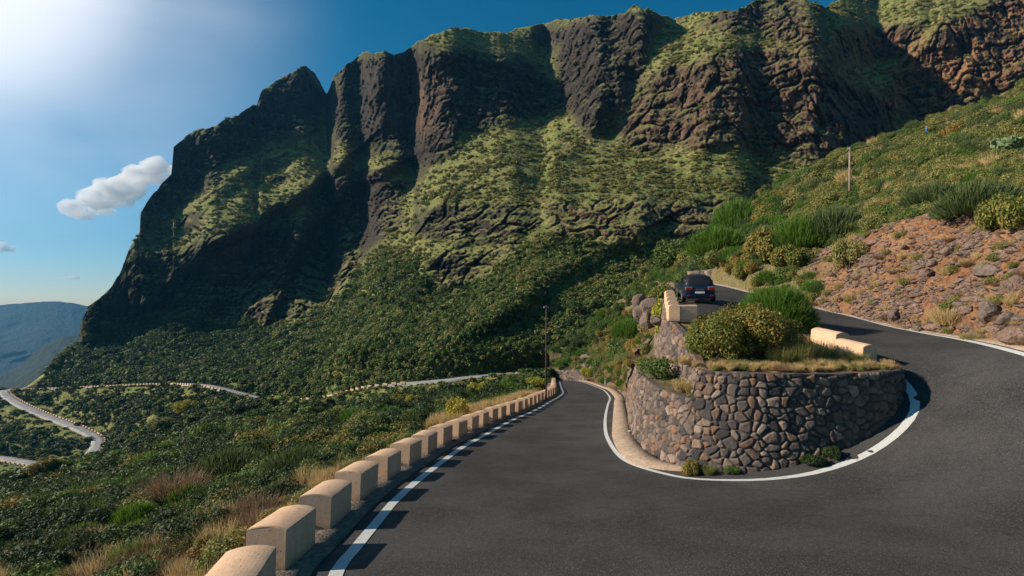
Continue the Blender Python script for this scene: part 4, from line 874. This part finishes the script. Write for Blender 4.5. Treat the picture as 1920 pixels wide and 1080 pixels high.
# on the island
plant('tall_autumn', (8.15, 19.3, -2.35), 1.35, 1.35, 'bushy shrub of yellow-green turning leaves on the left end of the stone-walled island')
plant('tall_autumn', (9.5, 19.6, -2.35), 1.6, 1.65, 'large mottled green and brown leafy shrub in the middle of the stone-walled island')
plant('tall_autumn', (10.7, 20.0, -2.35), 1.3, 1.4, 'leafy shrub with brownish leaves merging into the broom on the stone-walled island')
plant('big_broom', (13.9, 25.4, -1.1), 2.1, 2.6, 'big soft bright green broom bush at the inner edge of the climbing lane')
plant('dullbroom', (11.6, 20.6, -2.3), 1.0, 1.2, 'duller wispy broom in front of the big green broom on the island')
plant('thin', (5.55*1.2, 22.3, -3.2), .9, 1.15, 'small round green shrub with bare grey stems on the ledge behind the low wall')
for i, (x, y, k, s, h) in enumerate([(11.0,18.6,'weeds',.75,1.0),(11.8,19.0,'weeds',.8,1.05),(12.5,19.3,'weeds',.7,.9),(10.3,18.4,'weeds',.6,.8),(12.9,18.6,'weeds',.5,.6),(11.3,17.9,'straw',.5,.45),(12.2,18.1,'straw',.5,.4),(9.6,17.8,'straw',.4,.35),(13.2,18.1,'straw',.5,.4),(8.4,17.9,'weeds',.4,.4),(13.5,18.9,'weeds',.5,.6),(12.0,20.3,'weeds',.8,1.1)]):
    plant(k, (x, y, -2.25), s, h, 'tuft of dry grass and weeds on top of the stone-walled island', 'grass tufts on the island', 'grass', name='grass_tuft')
tp = []
r2 = np.random.RandomState(3)
while len(tp) < 330:
    x, y = r2.uniform(6.8, 14.6), r2.uniform(16.6, 20.5)
    if y > 16.75+.06*(x-10)**2: tp.append((x, y, -2.22))
scatter('island_grass', tp, np.stack([.12+.22*r2.rand(330)]*3, 1), MID, r2.choice([7, 7, 7, 2, 6], 330), 'short dry grass covering the flat top of the island')
# at the foot of the island wall
wz = lambda x, y: float(road_z(np.array([[x, y]]))[0])
for x, y, k, s, h, lab in [(6.25,16.75,'autumn',.34,.55,'small leafy plant growing from the foot of the stone wall, left of its front'),(6.75,16.5,'weeds',.3,.35,'low weeds at the foot of the stone wall beside the small leafy plant'),(7.45,16.25,'green',.3,.25,'low green weeds under the middle of the stone wall'),(9.9,15.8,'dark',.45,.35,'dark sprawling plant at the foot of the shaded right part of the stone wall'),(10.5,15.85,'dark',.35,.45,'small dark plant rooted low in the shaded stones of the wall')]:
    plant(k, (x, y, wz(x, y)), s, h, lab)
# beyond the block row
def onter(px, py, ymin=8): return hit(terr, pxs, px, py, ymin)
for px, py, k, s, h, lab in [
    (1000,728,'yellow',26,20,'low yellow-green bush beside the dry grass near the far end of the block row'),
    (955,733,'green',20,16,'green bush behind the strip of golden grass'),
    (700,845,'green',40,36,'light green bush just beyond the middle of the guard block row'),
    (640,905,'autumn',35,34,'yellowish leafy bush directly behind the third guard block'),
    (560,905,'dullbroom',80,75,'large dull green broom on the slope behind the nearest guard blocks'),
    (430,915,'dullbroom',85,80,'wide brownish green broom covering the near slope'),
    (330,950,'rusty',70,70,'bare reddish brown brush on the near slope'),
    (385,845,'green',32,50,'bright green round bush standing out in the dark scrub of the valley side'),
    (350,775,'yellow',22,22,'pale yellow-green dome bush high on the spur below the mountain road'),
    (300,810,'olive',20,18,'olive dome bush on the crest of the spur'),
    (190,905,'green',55,50,'spreading vivid green bush above the lower hairpin'),
    (90,985,'green',60,55,'green bush near the left edge on the near slope'),
    (160,1010,'dark',55,50,'dark green bush low on the near slope'),
    (250,1000,'broom',50,60,'feathery bluish green broom low on the near slope'),
    (480,985,'rusty',55,55,'tangle of dry brown twigs left of the nearest guard block'),
    (400,1040,'autumn',45,40,'small leafy green plant by the bottom edge left of the guard blocks'),
    (780,800,'dullbroom',40,36,'greyish green broom between the yellow bush and the guard blocks'),
    (905,760,'dark',26,20,'dark bush behind the golden grass strip')]:
    p = onter(px, py); plant(k, (p[0], p[1], p[2]-.1), s*p[1]/F, h*p[1]/F, lab)
r5 = np.random.RandomState(31)
for i in range(110):
    px, py = r5.uniform(20, 980), 0; lo = np.interp(px, [0, 300, 600, 980], [915, 850, 790, 742]); py = r5.uniform(lo-12, lo+np.interp(px, [0, 500, 980], [120, 90, 14])); p = onter(px, py, 14)
    k = ['dark', 'green', 'green', 'olive', 'dullbroom', 'dark', 'autumn', 'yellow'][r5.randint(0, 8)]; z_ = r5.uniform(11, 28)*p[1]/F
    if np.min(np.linalg.norm(ll_s[:, :2]-p[:2], axis=1)) < 4.5: continue
    plant(k, (p[0], p[1], p[2]-.1), z_, z_*r5.uniform(.85, 1.2), 'rounded bush among the scrub of the valley side', 'rounded bushes scattered over the valley side')

p = P(856, 797, 33); plant('yellow', tuple(p), .95, 1.75, 'round bright yellow-green spurge bush standing alone beyond the guard blocks')
# golden grass strip beyond the blocks
r3 = np.random.RandomState(8); gp = []
lp_ = offset(ll_s, 3.2); 
for i in range(700):
    k = r3.randint(0, len(ll_s)); q = offset(ll_s, r3.uniform(2.5, 5.2))[k] if i % 8 == 0 else None
    d = r3.uniform(2.4, 5.5); t_ = lp_[k]-ll_s[k, :2]; t_ = t_/np.linalg.norm(t_); q = ll_s[k, :2]+t_*d
    if 31 < q[1] < 58: gp.append((q[0], q[1], wz(*ll_s[k, :2])-.1-.28*(d-2.4)))
scatter('golden_grass', gp, np.stack([.9+.5*r3.rand(len(gp))]*3, 1)*(.8, .8, 1), [MID[7]], np.zeros(len(gp)), 'tall golden dry grass standing behind the far guard blocks')
gp, sc_ = [], []
for i in range(520):
    k = r3.randint(0, len(ll_s)); d = r3.uniform(1.95, 3.0); t_ = lp_[k]-ll_s[k, :2]; t_ = t_/np.linalg.norm(t_); q = ll_s[k, :2]+t_*d
    if 5 < q[1] < 30: gp.append((q[0], q[1], wz(*ll_s[k, :2])+.02-.12*(d-2))); sc_.append(.25+.4*r3.rand())
scatter('verge_grass', gp, np.stack([sc_]*3, 1), MID, r3.choice([7, 6, 5, 2, 7], len(gp)), 'dry grass and weeds fringing the back of the guard blocks')
# right hillside
def onhill(px, py): return hit(hill, rpx, px, py, 10)
for px, py, k, s, h, lab in [
    (1590,505,'olive',30,60,'upright yellow-brown leafy bush at the left edge of the scree bank'),
    (1880,430,'autumn',45,70,'yellowish leafy bush overhanging the right side of the scree bank'),
    (1830,410,'dullbroom',72,75,'big grey-green broom on top of the scree bank'),
    (1745,395,'dullbroom',60,58,'grey-green broom above the middle of the scree bank'),
    (1655,400,'straw',35,30,'pale dry grass clump at the upper left corner of the scree bank'),
    (1560,450,'dullbroom',60,70,'feathery green bush left above the scree bank'),
    (1500,470,'broom',60,70,'fresh green broom on the slope above the climbing lane'),
    (1440,490,'autumn',45,62,'ochre and green bush above the retaining strip behind the parked car'),
    (1480,500,'autumn',36,42,'low ochre bush right of the climbing lane'),
    (1380,440,'broom',52,75,'tall bright green bush on the left flank of the hillside'),
    (1340,480,'broom',58,62,'bright green bushy growth just behind and above the parked car'),
    (1270,500,'green',48,50,'dense green bush left above the parked car'),
    (1690,630,'straw',18,14,'small dry tuft at the foot of the scree'),
    (1780,610,'straw',42,36,'mound of pale dry grass at the foot of the scree bank'),
    (1830,640,'weeds',30,20,'green-brown weeds at the roadside below the scree bank'),
    (1600,560,'straw',22,15,'dry grass patch low on the left of the scree')]:
    p = onhill(px, py); plant(k, (p[0], p[1], p[2]-.1), s*p[1]/F, h*p[1]/F, lab)
for i in range(100):
    px = r5.uniform(1290, 1915); hi_ = np.interp(px, [1290, 1400, 1545, 1680, 1920], [485, 400, 320, 270, 175]); lo_ = np.interp(px, [1290, 1480, 1560, 1640, 1920], [520, 485, 440, 395, 385]); py = r5.uniform(hi_+8, lo_-8); p = onhill(px, py)
    k = ['olive', 'dullbroom', 'olive', 'green', 'broom', 'olive', 'autumn'][r5.randint(0, 7)]; z_ = r5.uniform(13, 30)*p[1]/F
    plant(k, (p[0], p[1], p[2]-.1), z_, z_*r5.uniform(.9, 1.25), 'rounded bush among the scrub of the sunny hillside', 'rounded bushes scattered over the right hillside')
plant('yellow', (10.2, 31.5, .35-2.4), 1.3, 2.6, 'yellow-green bush growing beside the guard blocks left of the parked car')
plant('autumn', (10.9, 34.0, -.6), 1.5, 2.4, 'ochre leafy bush rising behind the guard blocks left of the parked car')
for i, (px, py, Y, k, s, h) in enumerate([(1100,700,97,'yellow',1.6,1.6),(1130,690,95,'green',2.6,3),(1160,700,78,'olive',1.8,1.8),(1165,660,80,'green',2.6,3.2),(1190,700,60,'rusty',1.6,1.8),(1200,650,55,'autumn',1.6,1.8),(1215,620,48,'olive',1.4,1.7),(1180,620,70,'broom',3.,3.4),(1150,725,60,'straw',.9,.6),(1205,680,42,'rusty',1.1,1.2),(1220,660,36,'olive',.9,1.),(1215,590,52,'dark',1.8,2.2)]):
    labs = ['yellow bush on the wall of the far bend','green bush behind the wall of the far bend','olive bush on the bank beside the lower lane','leafy green bush halfway up the bank between the lanes','rust coloured dry brush on the rock bank','ochre bush clinging to the rock bank','olive bush under the corner of the parapet wall','bright green broom high on the bank left of the parapet','dry grass at the roadside past the kerb','brown dry brush beside the upper stone wall','small olive bush at the base of the upper stone wall','dark bush above the lava rocks left of the parapet']
    p = P(px, py, Y); plant(k, (p[0], p[1], p[2]-h*.35), s, h, labs[i])
# plants over the rock bank
Ab, nb_ = cell_area(lowb); pts, r_, c_ = grid_samples(lowb, 420, 21, Ab*np.linspace(.3, 1, lowb.shape[0])[:, None]/lowb[..., 1]); sc = (.35+.5*rs.rand(len(pts)))*np.clip(pts[:, 1]/45, .7, 2)
scatter('bank_scrub', pts, np.stack([sc]*3, 1), MID, rs.choice([1, 2, 5, 6, 4, 7, 2], len(pts)), 'patchy green and rusty brush over the rock bank between the lanes')
Al, nl_ = cell_area(np.array(G)); pts, r_, c_ = grid_samples(np.array(G), 130, 22, Al); sc = .25+.35*rs.rand(len(pts)); m_ = pts[:, 1] < 30
scatter('ledge_grass', pts[m_], np.stack([sc]*3, 1)[m_], MID, rs.choice([7, 6, 2, 7], len(pts))[m_], 'dry grass on the ledge behind the low wall')
# cactus clump at the right edge
def cactus(loc, s):
    o = empty('cactus', loc, 0, label='grey-green prickly pear cactus clump at the right edge of the hillside', cat='cactus'); r = np.random.RandomState(2)
    base = bmesh.new(); bmesh.ops.create_uvsphere(base, u_segments=12, v_segments=8, radius=1)
    for v in base.verts: v.co = Vector((v.co.x*.16*(1+.25*v.co.z), v.co.y*.028, v.co.z*.26+.24))
    me = bpy.data.meshes.new('pad'); base.to_mesh(me); base.free(); me.materials.append(M['cactus'])
    def grow(p, rot, d):
        c = link('pad', me, None, o, True); c.matrix_local = Matrix.Translation(p)@rot.to_matrix().to_4x4()
        if d == 0: return 1
        k = 1
        for i in range(r.randint(1, 4)):
            e = rot.copy(); e.rotate_axis('Y', r.uniform(-.8, .8)); e.rotate_axis('Z', r.uniform(-1.2, 1.2)); k += grow(p+rot.to_matrix()@Vector((r.uniform(-.08, .08), 0, .46)), e, d-1)
            if k > 14: break
        return k
    from mathutils import Euler
    tot = 0
    for i in range(9):
        if tot > 80: break
        tot += grow(Vector((r.uniform(-.9, .9), r.uniform(-.5, .5), r.uniform(-.1, .2))), Euler((r.uniform(-.3, .3), r.uniform(-.5, .5), r.uniform(-1.5, 1.5))), 3)
    o.scale = (s, s, s)
p = onhill(1895, 298); cactus(Vector(p)-Vector((0, 0, .2)), 1.35)

# ------------------------------------------------------------------ boulders
for i, (px, py, Yo, s, sz, sd_, lab) in enumerate([
    (1845,518,0,(.62,.5),.42,1,'large grey-brown boulder jutting from the right of the scree'),(1815,640,0,(.0,.0),0,0,''),
    (1735,523,0,(.42,.35),.34,3,'reddish boulder half buried in the middle of the scree'),(1852,600,0,(.50,.4),.62,4,'split upright dark boulder at the lower right of the scree'),
    (1880,612,0,(.45,.4),.45,5,'angular dark boulder at the right foot of the scree'),(1678,595,0,(.55,.35),.30,6,'flat grey boulder low in the scree near the road'),
    (1716,588,0,(.16,.14),.26,7,'small pale upright stone near the foot of the scree'),(1640,572,0,(.35,.25),.25,8,'dark rough boulder low on the left of the scree'),
    (1905,640,0,(.7,.5),.4,9,'broad flat reddish boulder beside the road at the right edge'),(1770,480,0,(.3,.25),.22,10,'dark stone in the upper scree'),
    (1640,510,0,(.35,.3),.28,11,'dark rock in the upper left scree'),(1895,545,0,(.5,.4),.5,12,'tawny rock outcrop at the right edge of the scree')]):
    if not lab: continue
    p = onhill(px, py); o = link('boulder', rock_mesh('boulder', 40+sd_, 'greyrock' if sd_ in (1, 4, 5, 6, 8, 10) else 'rock', 3, 1, 1, 1)); o.location = Vector(p)+Vector((0, -.1, sz*.3)); o.scale = (s[0], s[1], sz); o.rotation_euler = (R(rs.uniform(-20, 20)), R(rs.uniform(-25, 10)), R(rs.uniform(0, 360))); tag(o, lab, 'boulder')
# lava rocks left of the parapet wall
for i, (px, py, Y, s) in enumerate([(1222,575,33,.9),(1214,600,33,.8),(1206,590,36,.9),(1230,600,30,.5),(1200,565,38,.8)]):
    p = P(px, py, Y); o = link('lava_rock', rock_mesh('lava_rock', 60+i, 'greyrock', 3)); o.location = p; o.scale = (s, s, s*1.1); o.rotation_euler = (i, i*2, i*3)
    tag(o, 'dark lava rock heaped against the wall below the guard blocks', 'rock', 'lava rocks heaped beside the parapet wall')
# small stones along the road foot
fp, fs = [], []
for i in range(700):
    k = r3.randint(0, len(ro_s)); q = offset(ro_s, 0)[k]; t_ = offset(ro_s, 1)[k]-q; d = .75+abs(r3.normal())*.45; x, y = q+t_*d
    if 12 < y < 45: fp.append((x, y, wz(*q)+.05+.3*max(0, d-1))); fs.append(.03+.13*r3.rand()**3)
o = scatter('roadside_stones', fp, np.stack([fs]*3, 1), RK, r3.randint(0, 5, len(fp)), 'small stones fallen along the roadside below the scree'); o['category'] = 'stones'
gp = [(x, y, z-.05) for x, y, z in [fp[i] for i in r3.permutation(len(fp))[:220]]]
scatter('roadside_grass', gp, np.stack([.2+.3*r3.rand(len(gp))]*3, 1), MID, r3.choice([7, 6, 7, 2], len(gp)), 'dry grass along the foot of the scree bank')

# ------------------------------------------------------------------ poles and wires
def pole(px, pyb, pyt, Y, rad, mat, lab, arm=True):
    b, t = P(px, pyb, Y), P(px, pyt, Y); h = t[2]-b[2]; o = empty('utility_pole', b, 0, label=lab, cat='utility pole')
    link('shaft', tubemesh('shaft', [(0, 0, -.5), (0, 0, h*.5), (.02, 0, h)], [rad*1.25, rad*1.05, rad*.85], 10), M[mat], o, True)
    link('bracket', boxmesh('bracket', [(0, -.02, h-.35, .5, .07, .07)], .01), M['carblack'], o)
    for s in (-.2, .2): link('insulator', tubemesh('insulator', [(s, -.02, h-.32), (s, -.02, h-.24), (s, -.02, h-.12)], [.03, .05, .03], 8), M['white'], o, True)
    return o
pole(1593, 368, 276, 62, .115, 'wood', 'pale weathered wooden pole standing in the scrub of the right hillside')
pole(1024, 742, 572, 50, .075, 'darkwood', 'tall thin dark wooden pole behind the far guard blocks')
o = [c for c in S.objects if c.name.startswith('insulator')][-1]
def wire(a, b, sag, lab, r=.022):
    a, b = np.array(a), np.array(b); pts = [a+(b-a)*t-np.array((0, 0, sag*4*t*(1-t))) for t in np.linspace(0, 1, 40)]
    tag(link('overhead_wire', tubemesh('overhead_wire', [tuple(p) for p in pts], r, 5), M['wire']), lab, 'wire')
T1, T2 = P(1593, 281, 62), P(1023, 577, 50); X1 = P(1737, 236, 84); X2 = P(2050, 142, 60)
wire(T2, T1, .5, 'black wire running between the two utility poles', .03); wire(T1, X1, .5, 'black wire rising from the pale pole over the scrub', .04); wire(X1, X2, .4, 'thick black cable running up to the right edge of the frame', .06)
mk = empty('marker_post', P(1737, 252, 84), 0, label='small blue marker post on the hill crest under the cable', cat='marker post')
link('post', tubemesh('post', [(0, 0, 0), (0, 0, 1.0), (0, 0, 1.3)], [.10, .11, .08], 10), M['bluep'], mk, True); link('cap', tubemesh('cap', [(0, 0, 1.3), (0, 0, 1.45)], [.08, .05], 8), M['white'], mk)
p = P(1135, 721, 66); mk = empty('marker_post', p, 0, label='short white roadside marker post past the kerb of the lower lane', cat='marker post')
link('post', boxmesh('post', [(0, 0, .45, .14, .10, .9)], .02), M['white'], mk); link('band', boxmesh('band', [(0, -.003, .7, .146, .106, .12)], .005), M['carblack'], mk)
sg = empty('road_sign', P(1308, 536, 49), 0, label='dark post with a small white arrow plate behind the parked car', cat='road sign')
link('post', tubemesh('post', [(.12, 0, 0), (.25, 0, 1.8)], .05, 8), M['carblack'], sg); 
link('plate', boxmesh('plate', [(-.35, -.05, .95, .5, .04, .10, Matrix.Rotation(R(-40), 4, 'Y')), (-.38, -.05, .62, .40, .04, .10, Matrix.Rotation(R(35), 4, 'Y'))], .01), M['white'], sg)
# concrete chute strip on the hillside behind the car
a, b = P(1380, 520, 55), P(1397, 462, 62); w = .45
V = [(a[0]-w, a[1]-.6, a[2]), (a[0]+w, a[1]-.6, a[2]), (b[0]+w, b[1]-.6, b[2]), (b[0]-w, b[1]-.6, b[2])]; V += [(x, y+1.2, z-.3) for x, y, z in V]
me = npmesh('concrete_chute', V, [(0,1,2,3),(4,7,6,5),(0,4,5,1),(1,5,6,2),(2,6,7,3),(3,7,4,0)]); tag(link('concrete_chute', me, M['kerb']), 'narrow pale concrete water chute down the hillside behind the car', 'chute')
# fallen cone shaped red scrap at the seventh block, seen in the photo as a red dot
q = path[np.argmin(np.abs(path[:, 1]-24.6))]; rz_ = wz(q[0]+.6, q[1]); o = link('red_scrap', rock_mesh('red_scrap', 77, 'rock', 2, .16, .1, .06)); o.data.materials.clear(); o.data.materials.append(M['red']); o.location = (q[0]+.5, q[1], rz_+.1); tag(o, 'small scrap of red litter at the foot of the guard blocks', 'litter')

# ------------------------------------------------------------------ the parked car (rear view)
def car(loc, yaw, tilt):
    o = empty('parked_car', loc, yaw, label='dark blue compact hatchback parked with its rear to the camera', cat='car'); o.rotation_euler = (tilt, 0, yaw)
    # body cross sections along y (0 = rear), each: y, half width, sill z, belt z, top half width, top z
    secs = [(0.02,.70,.42,.86,.62,.90),(.06,.80,.32,.92,.74,.98),(.22,.87,.26,.96,.80,1.03),(.6,.885,.22,.97,.82,1.04),(1.4,.89,.20,.96,.83,1.03),(2.6,.89,.20,.93,.83,1.00),(3.1,.88,.22,.90,.80,.96),(3.6,.84,.26,.82,.72,.88),(3.85,.74,.34,.68,.60,.74),(3.92,.60,.42,.58,.5,.62)]
    V, n = [], 14
    for y, hw, z0_, zb, ht, zt_ in secs:
        h = [(-hw*.90, z0_), (-hw, z0_+.12), (-hw*1.0, (z0_+zb)/2), (-hw*.985, zb), (-ht, zt_), (-ht*.5, zt_+.012), (0, zt_+.018)]; ring = h+[(-x, z) for x, z in h[-2::-1]]+[(0, z0_)]
        V += [(x, y, z) for x, z in ring]; n = len(ring)
    Fs = [(i*n+k, i*n+(k+1) % n, (i+1)*n+(k+1) % n, (i+1)*n+k) for i in range(len(secs)-1) for k in range(n)]; Fs += [tuple(range(n)), tuple(range((len(secs)-1)*n, len(secs)*n))[::-1]]
    def mesh(nm, V, Fs, mat, par, sub=1, bev=0):
        me = bpy.data.meshes.new(nm); me.from_pydata(V, [], Fs); bm = bmesh.new(); bm.from_mesh(me); bmesh.ops.recalc_face_normals(bm, faces=bm.faces[:])
        if bev: bmesh.ops.bevel(bm, geom=bm.edges[:], offset=bev, segments=2, affect='EDGES')
        bm.to_mesh(me); bm.free(); c = link(nm, me, M[mat], par, True)
        if sub: md = c.modifiers.new('s', 'SUBSURF'); md.levels = sub; md.render_levels = sub
        return c
    body = mesh('body', V, Fs, 'carblue', o, 1)
    cs = [(.16,.76,1.0,.70,1.06),(.32,.78,1.0,.655,1.30),(.52,.79,1.0,.60,1.47),(.9,.80,1.0,.60,1.51),(1.8,.80,.98,.59,1.50),(2.3,.79,.97,.60,1.42),(2.95,.78,.94,.70,1.0)]
    V = []
    for y, hw, zb, ht, zt_ in cs:
        h = [(-hw, zb), (-(hw+ht)/2-.02, (zb+zt_)/2), (-ht, zt_-.02), (-ht*.6, zt_+.015), (0, zt_+.02)]; ring = h+[(-x, z) for x, z in h[-2::-1]]; V += [(x, y, z) for x, z in ring]; n2 = len(ring)
    Fs = [(i*n2+k, i*n2+k+1, (i+1)*n2+k+1, (i+1)*n2+k) for i in range(len(cs)-1) for k in range(n2-1)]+[tuple(range(n2)), tuple(range((len(cs)-1)*n2, len(cs)*n2))[::-1]]
    mesh('roof', V, Fs, 'carblack', o, 1)
    mesh('rear_window', [(-.60,.205,1.06),(.60,.205,1.06),(.53,.44,1.40),(-.53,.44,1.40),(-.60,.24,1.05),(.60,.24,1.05),(.53,.475,1.39),(-.53,.475,1.39)], [(0,1,2,3),(7,6,5,4),(0,4,5,1),(1,5,6,2),(2,6,7,3),(3,7,4,0)], 'glass', o, 0)
    for s in (-1, 1): mesh('side_window', [(s*.80,.75,1.02),(s*.80,2.4,1.0),(s*.655,2.1,1.38),(s*.655,.85,1.42),(s*.77,.75,1.02),(s*.77,2.4,1.0),(s*.63,2.1,1.38),(s*.63,.85,1.42)], [(0,1,2,3),(7,6,5,4),(0,4,5,1),(1,5,6,2),(2,6,7,3),(3,7,4,0)], 'glass', o, 0)
    link('bumper', boxmesh('bumper', [(0, .06, .42, 1.62, .22, .20)], .05), M['carblue'], o, None)
    link('lower_trim', boxmesh('lower_trim', [(0, .05, .28, 1.40, .2, .10)], .03), M['carblack'], o)
    for s in (-1, 1):
        h = link('tail_light', boxmesh('tail_light', [(s*.60, .045, .845, .34, .09, .17)], .035), M['red'], o); link('lamp_surround', boxmesh('lamp_surround', [(s*.60, .062, .845, .39, .09, .22)], .04), M['chrome'], h)
        link('fog_reflector', boxmesh('fog_reflector', [(s*.62, -.055, .44, .18, .02, .06)], .008), M['red'], o)
        link('mirror', boxmesh('mirror', [(s*.98, 2.45, 1.02, .20, .10, .14)], .03), M['carblack'], o)
        link('exhaust', tubemesh('exhaust', [(s*.2, -.04, .26), (s*.2, .2, .26)], .04, 10), M['chrome'], o)
        for y in (.68, 3.12):
            w = link('wheel', tubemesh('wheel', [(s*.70, y, .31), (s*.72, y, .31), (s*.88, y, .31), (s*.90, y, .31)], [.28, .31, .31, .28], 24), M['tyre'], o, False); link('rim', tubemesh('rim', [(s*.88, y, .31), (s*.912, y, .31)], [.2, .19], 16), M['chrome'], w)
    link('number_plate', boxmesh('number_plate', [(0, .005, .62, .50, .03, .11)], .004), M['white'], o)
    link('tailgate_strip', boxmesh('tailgate_strip', [(0, .025, .775, .46, .03, .035)], .008), M['chrome'], o)
    link('antenna', tubemesh('antenna', [(0, .7, 1.5), (0, .6, 1.62)], .01, 5), M['carblack'], o)
    link('rear_wiper', tubemesh('rear_wiper', [(0, .19, 1.07), (.28, .23, 1.14)], .012, 5), M['carblack'], o)
    return o
cx_, cy_ = P(1312, 0, 27.2)[0], 27.2; car((cx_, cy_, wz(cx_, cy_)+.02), R(-13), R(9))

# ------------------------------------------------------------------ clouds
def cloud(px, py, Y, sx, sz, n, seed, lab, slant=0.):
    r = np.random.RandomState(seed); bm = bmesh.new()
    for i in range(n):
        t = r.uniform(-1, 1); rad = (.30*(1-.45*abs(t)))*r.uniform(.6, 1.1); x = t*(1-.2); z = slant*t+r.uniform(-.1, .35)*(1-abs(t))*.7
        mtx = Matrix.Translation((x*sx, r.uniform(-.3, .3)*sx, z*sz*2))@Matrix.Diagonal((rad*sx, rad*sx, rad*sz*1.7, 1)); bmesh.ops.create_icosphere(bm, subdivisions=2, radius=1, matrix=mtx)
    me = bpy.data.meshes.new('cloud'); bm.to_mesh(me); bm.free(); o = link('cloud', me, M['cloud']); o.location = P(px, py, Y); tag(o, lab, 'cloud')
    md = o.modifiers.new('r', 'REMESH'); md.mode = 'VOXEL'; md.voxel_size = sx*.022; md.use_smooth_shade = True
    for q, (ns, st) in enumerate(((.45, .22), (.16, .07), (.06, .025))):
        tx = bpy.data.textures.new('puffs', 'CLOUDS'); tx.noise_scale = sx*ns; tx.noise_depth = 3; md = o.modifiers.new('d%d' % q, 'DISPLACE'); md.texture = tx; md.strength = sx*st*1.2; md.mid_level = .5; md.texture_coords = 'LOCAL'
    return o
m = bpy.data.materials.new('cloud_vapour'); m.use_nodes = True; t = m.node_tree; t.nodes.clear(); out = t.nodes.new('ShaderNodeOutputMaterial'); pv = t.nodes.new('ShaderNodeVolumePrincipled')
pv.inputs['Color'].default_value = (1, 1, 1, 1); pv.inputs['Anisotropy'].default_value = 0
tc = t.nodes.new('ShaderNodeNewGeometry'); nzn = t.nodes.new('ShaderNodeTexNoise'); nzn.inputs['Scale'].default_value = .009; nzn.inputs['Detail'].default_value = 8; nzn.inputs['Roughness'].default_value = .68
mr = t.nodes.new('ShaderNodeMapRange'); mr.inputs['From Min'].default_value = .35; mr.inputs['From Max'].default_value = .60; mr.inputs['To Max'].default_value = .02
t.links.new(tc.outputs['Position'], nzn.inputs['Vector']); t.links.new(nzn.outputs[0], mr.inputs['Value']); t.links.new(mr.outputs[0], pv.inputs['Density']); t.links.new(pv.outputs[0], out.inputs['Volume'])
M['cloud'] = m
cloud(238, 358, 4800, 600, 210, 22, 3, 'white cumulus cloud touching the left shoulder of the cliff', .55)
cloud(3, 466, 5200, 230, 95, 10, 5, 'small white cloud cut by the left edge of the frame')
cloud(133, 521, 5600, 130, 60, 8, 6, 'tiny white cloud low above the distant ridge')

# ------------------------------------------------------------------ the air of the valley
hz_ = link('haze', boxmesh('haze', [(-2200, 2050, 40, 9600, 5300, 1330)])); tag(hz_, kind='stuff')
m = bpy.data.materials.new('valley_air'); m.use_nodes = True; t = m.node_tree; t.nodes.clear(); out = t.nodes.new('ShaderNodeOutputMaterial'); pv = t.nodes.new('ShaderNodeVolumePrincipled')
pv.inputs['Color'].default_value = (.10, .38, .72, 1); pv.inputs['Density'].default_value = .00008; pv.inputs['Anisotropy'].default_value = .3
t.links.new(pv.outputs[0], out.inputs['Volume']); hz_.data.materials.append(m)
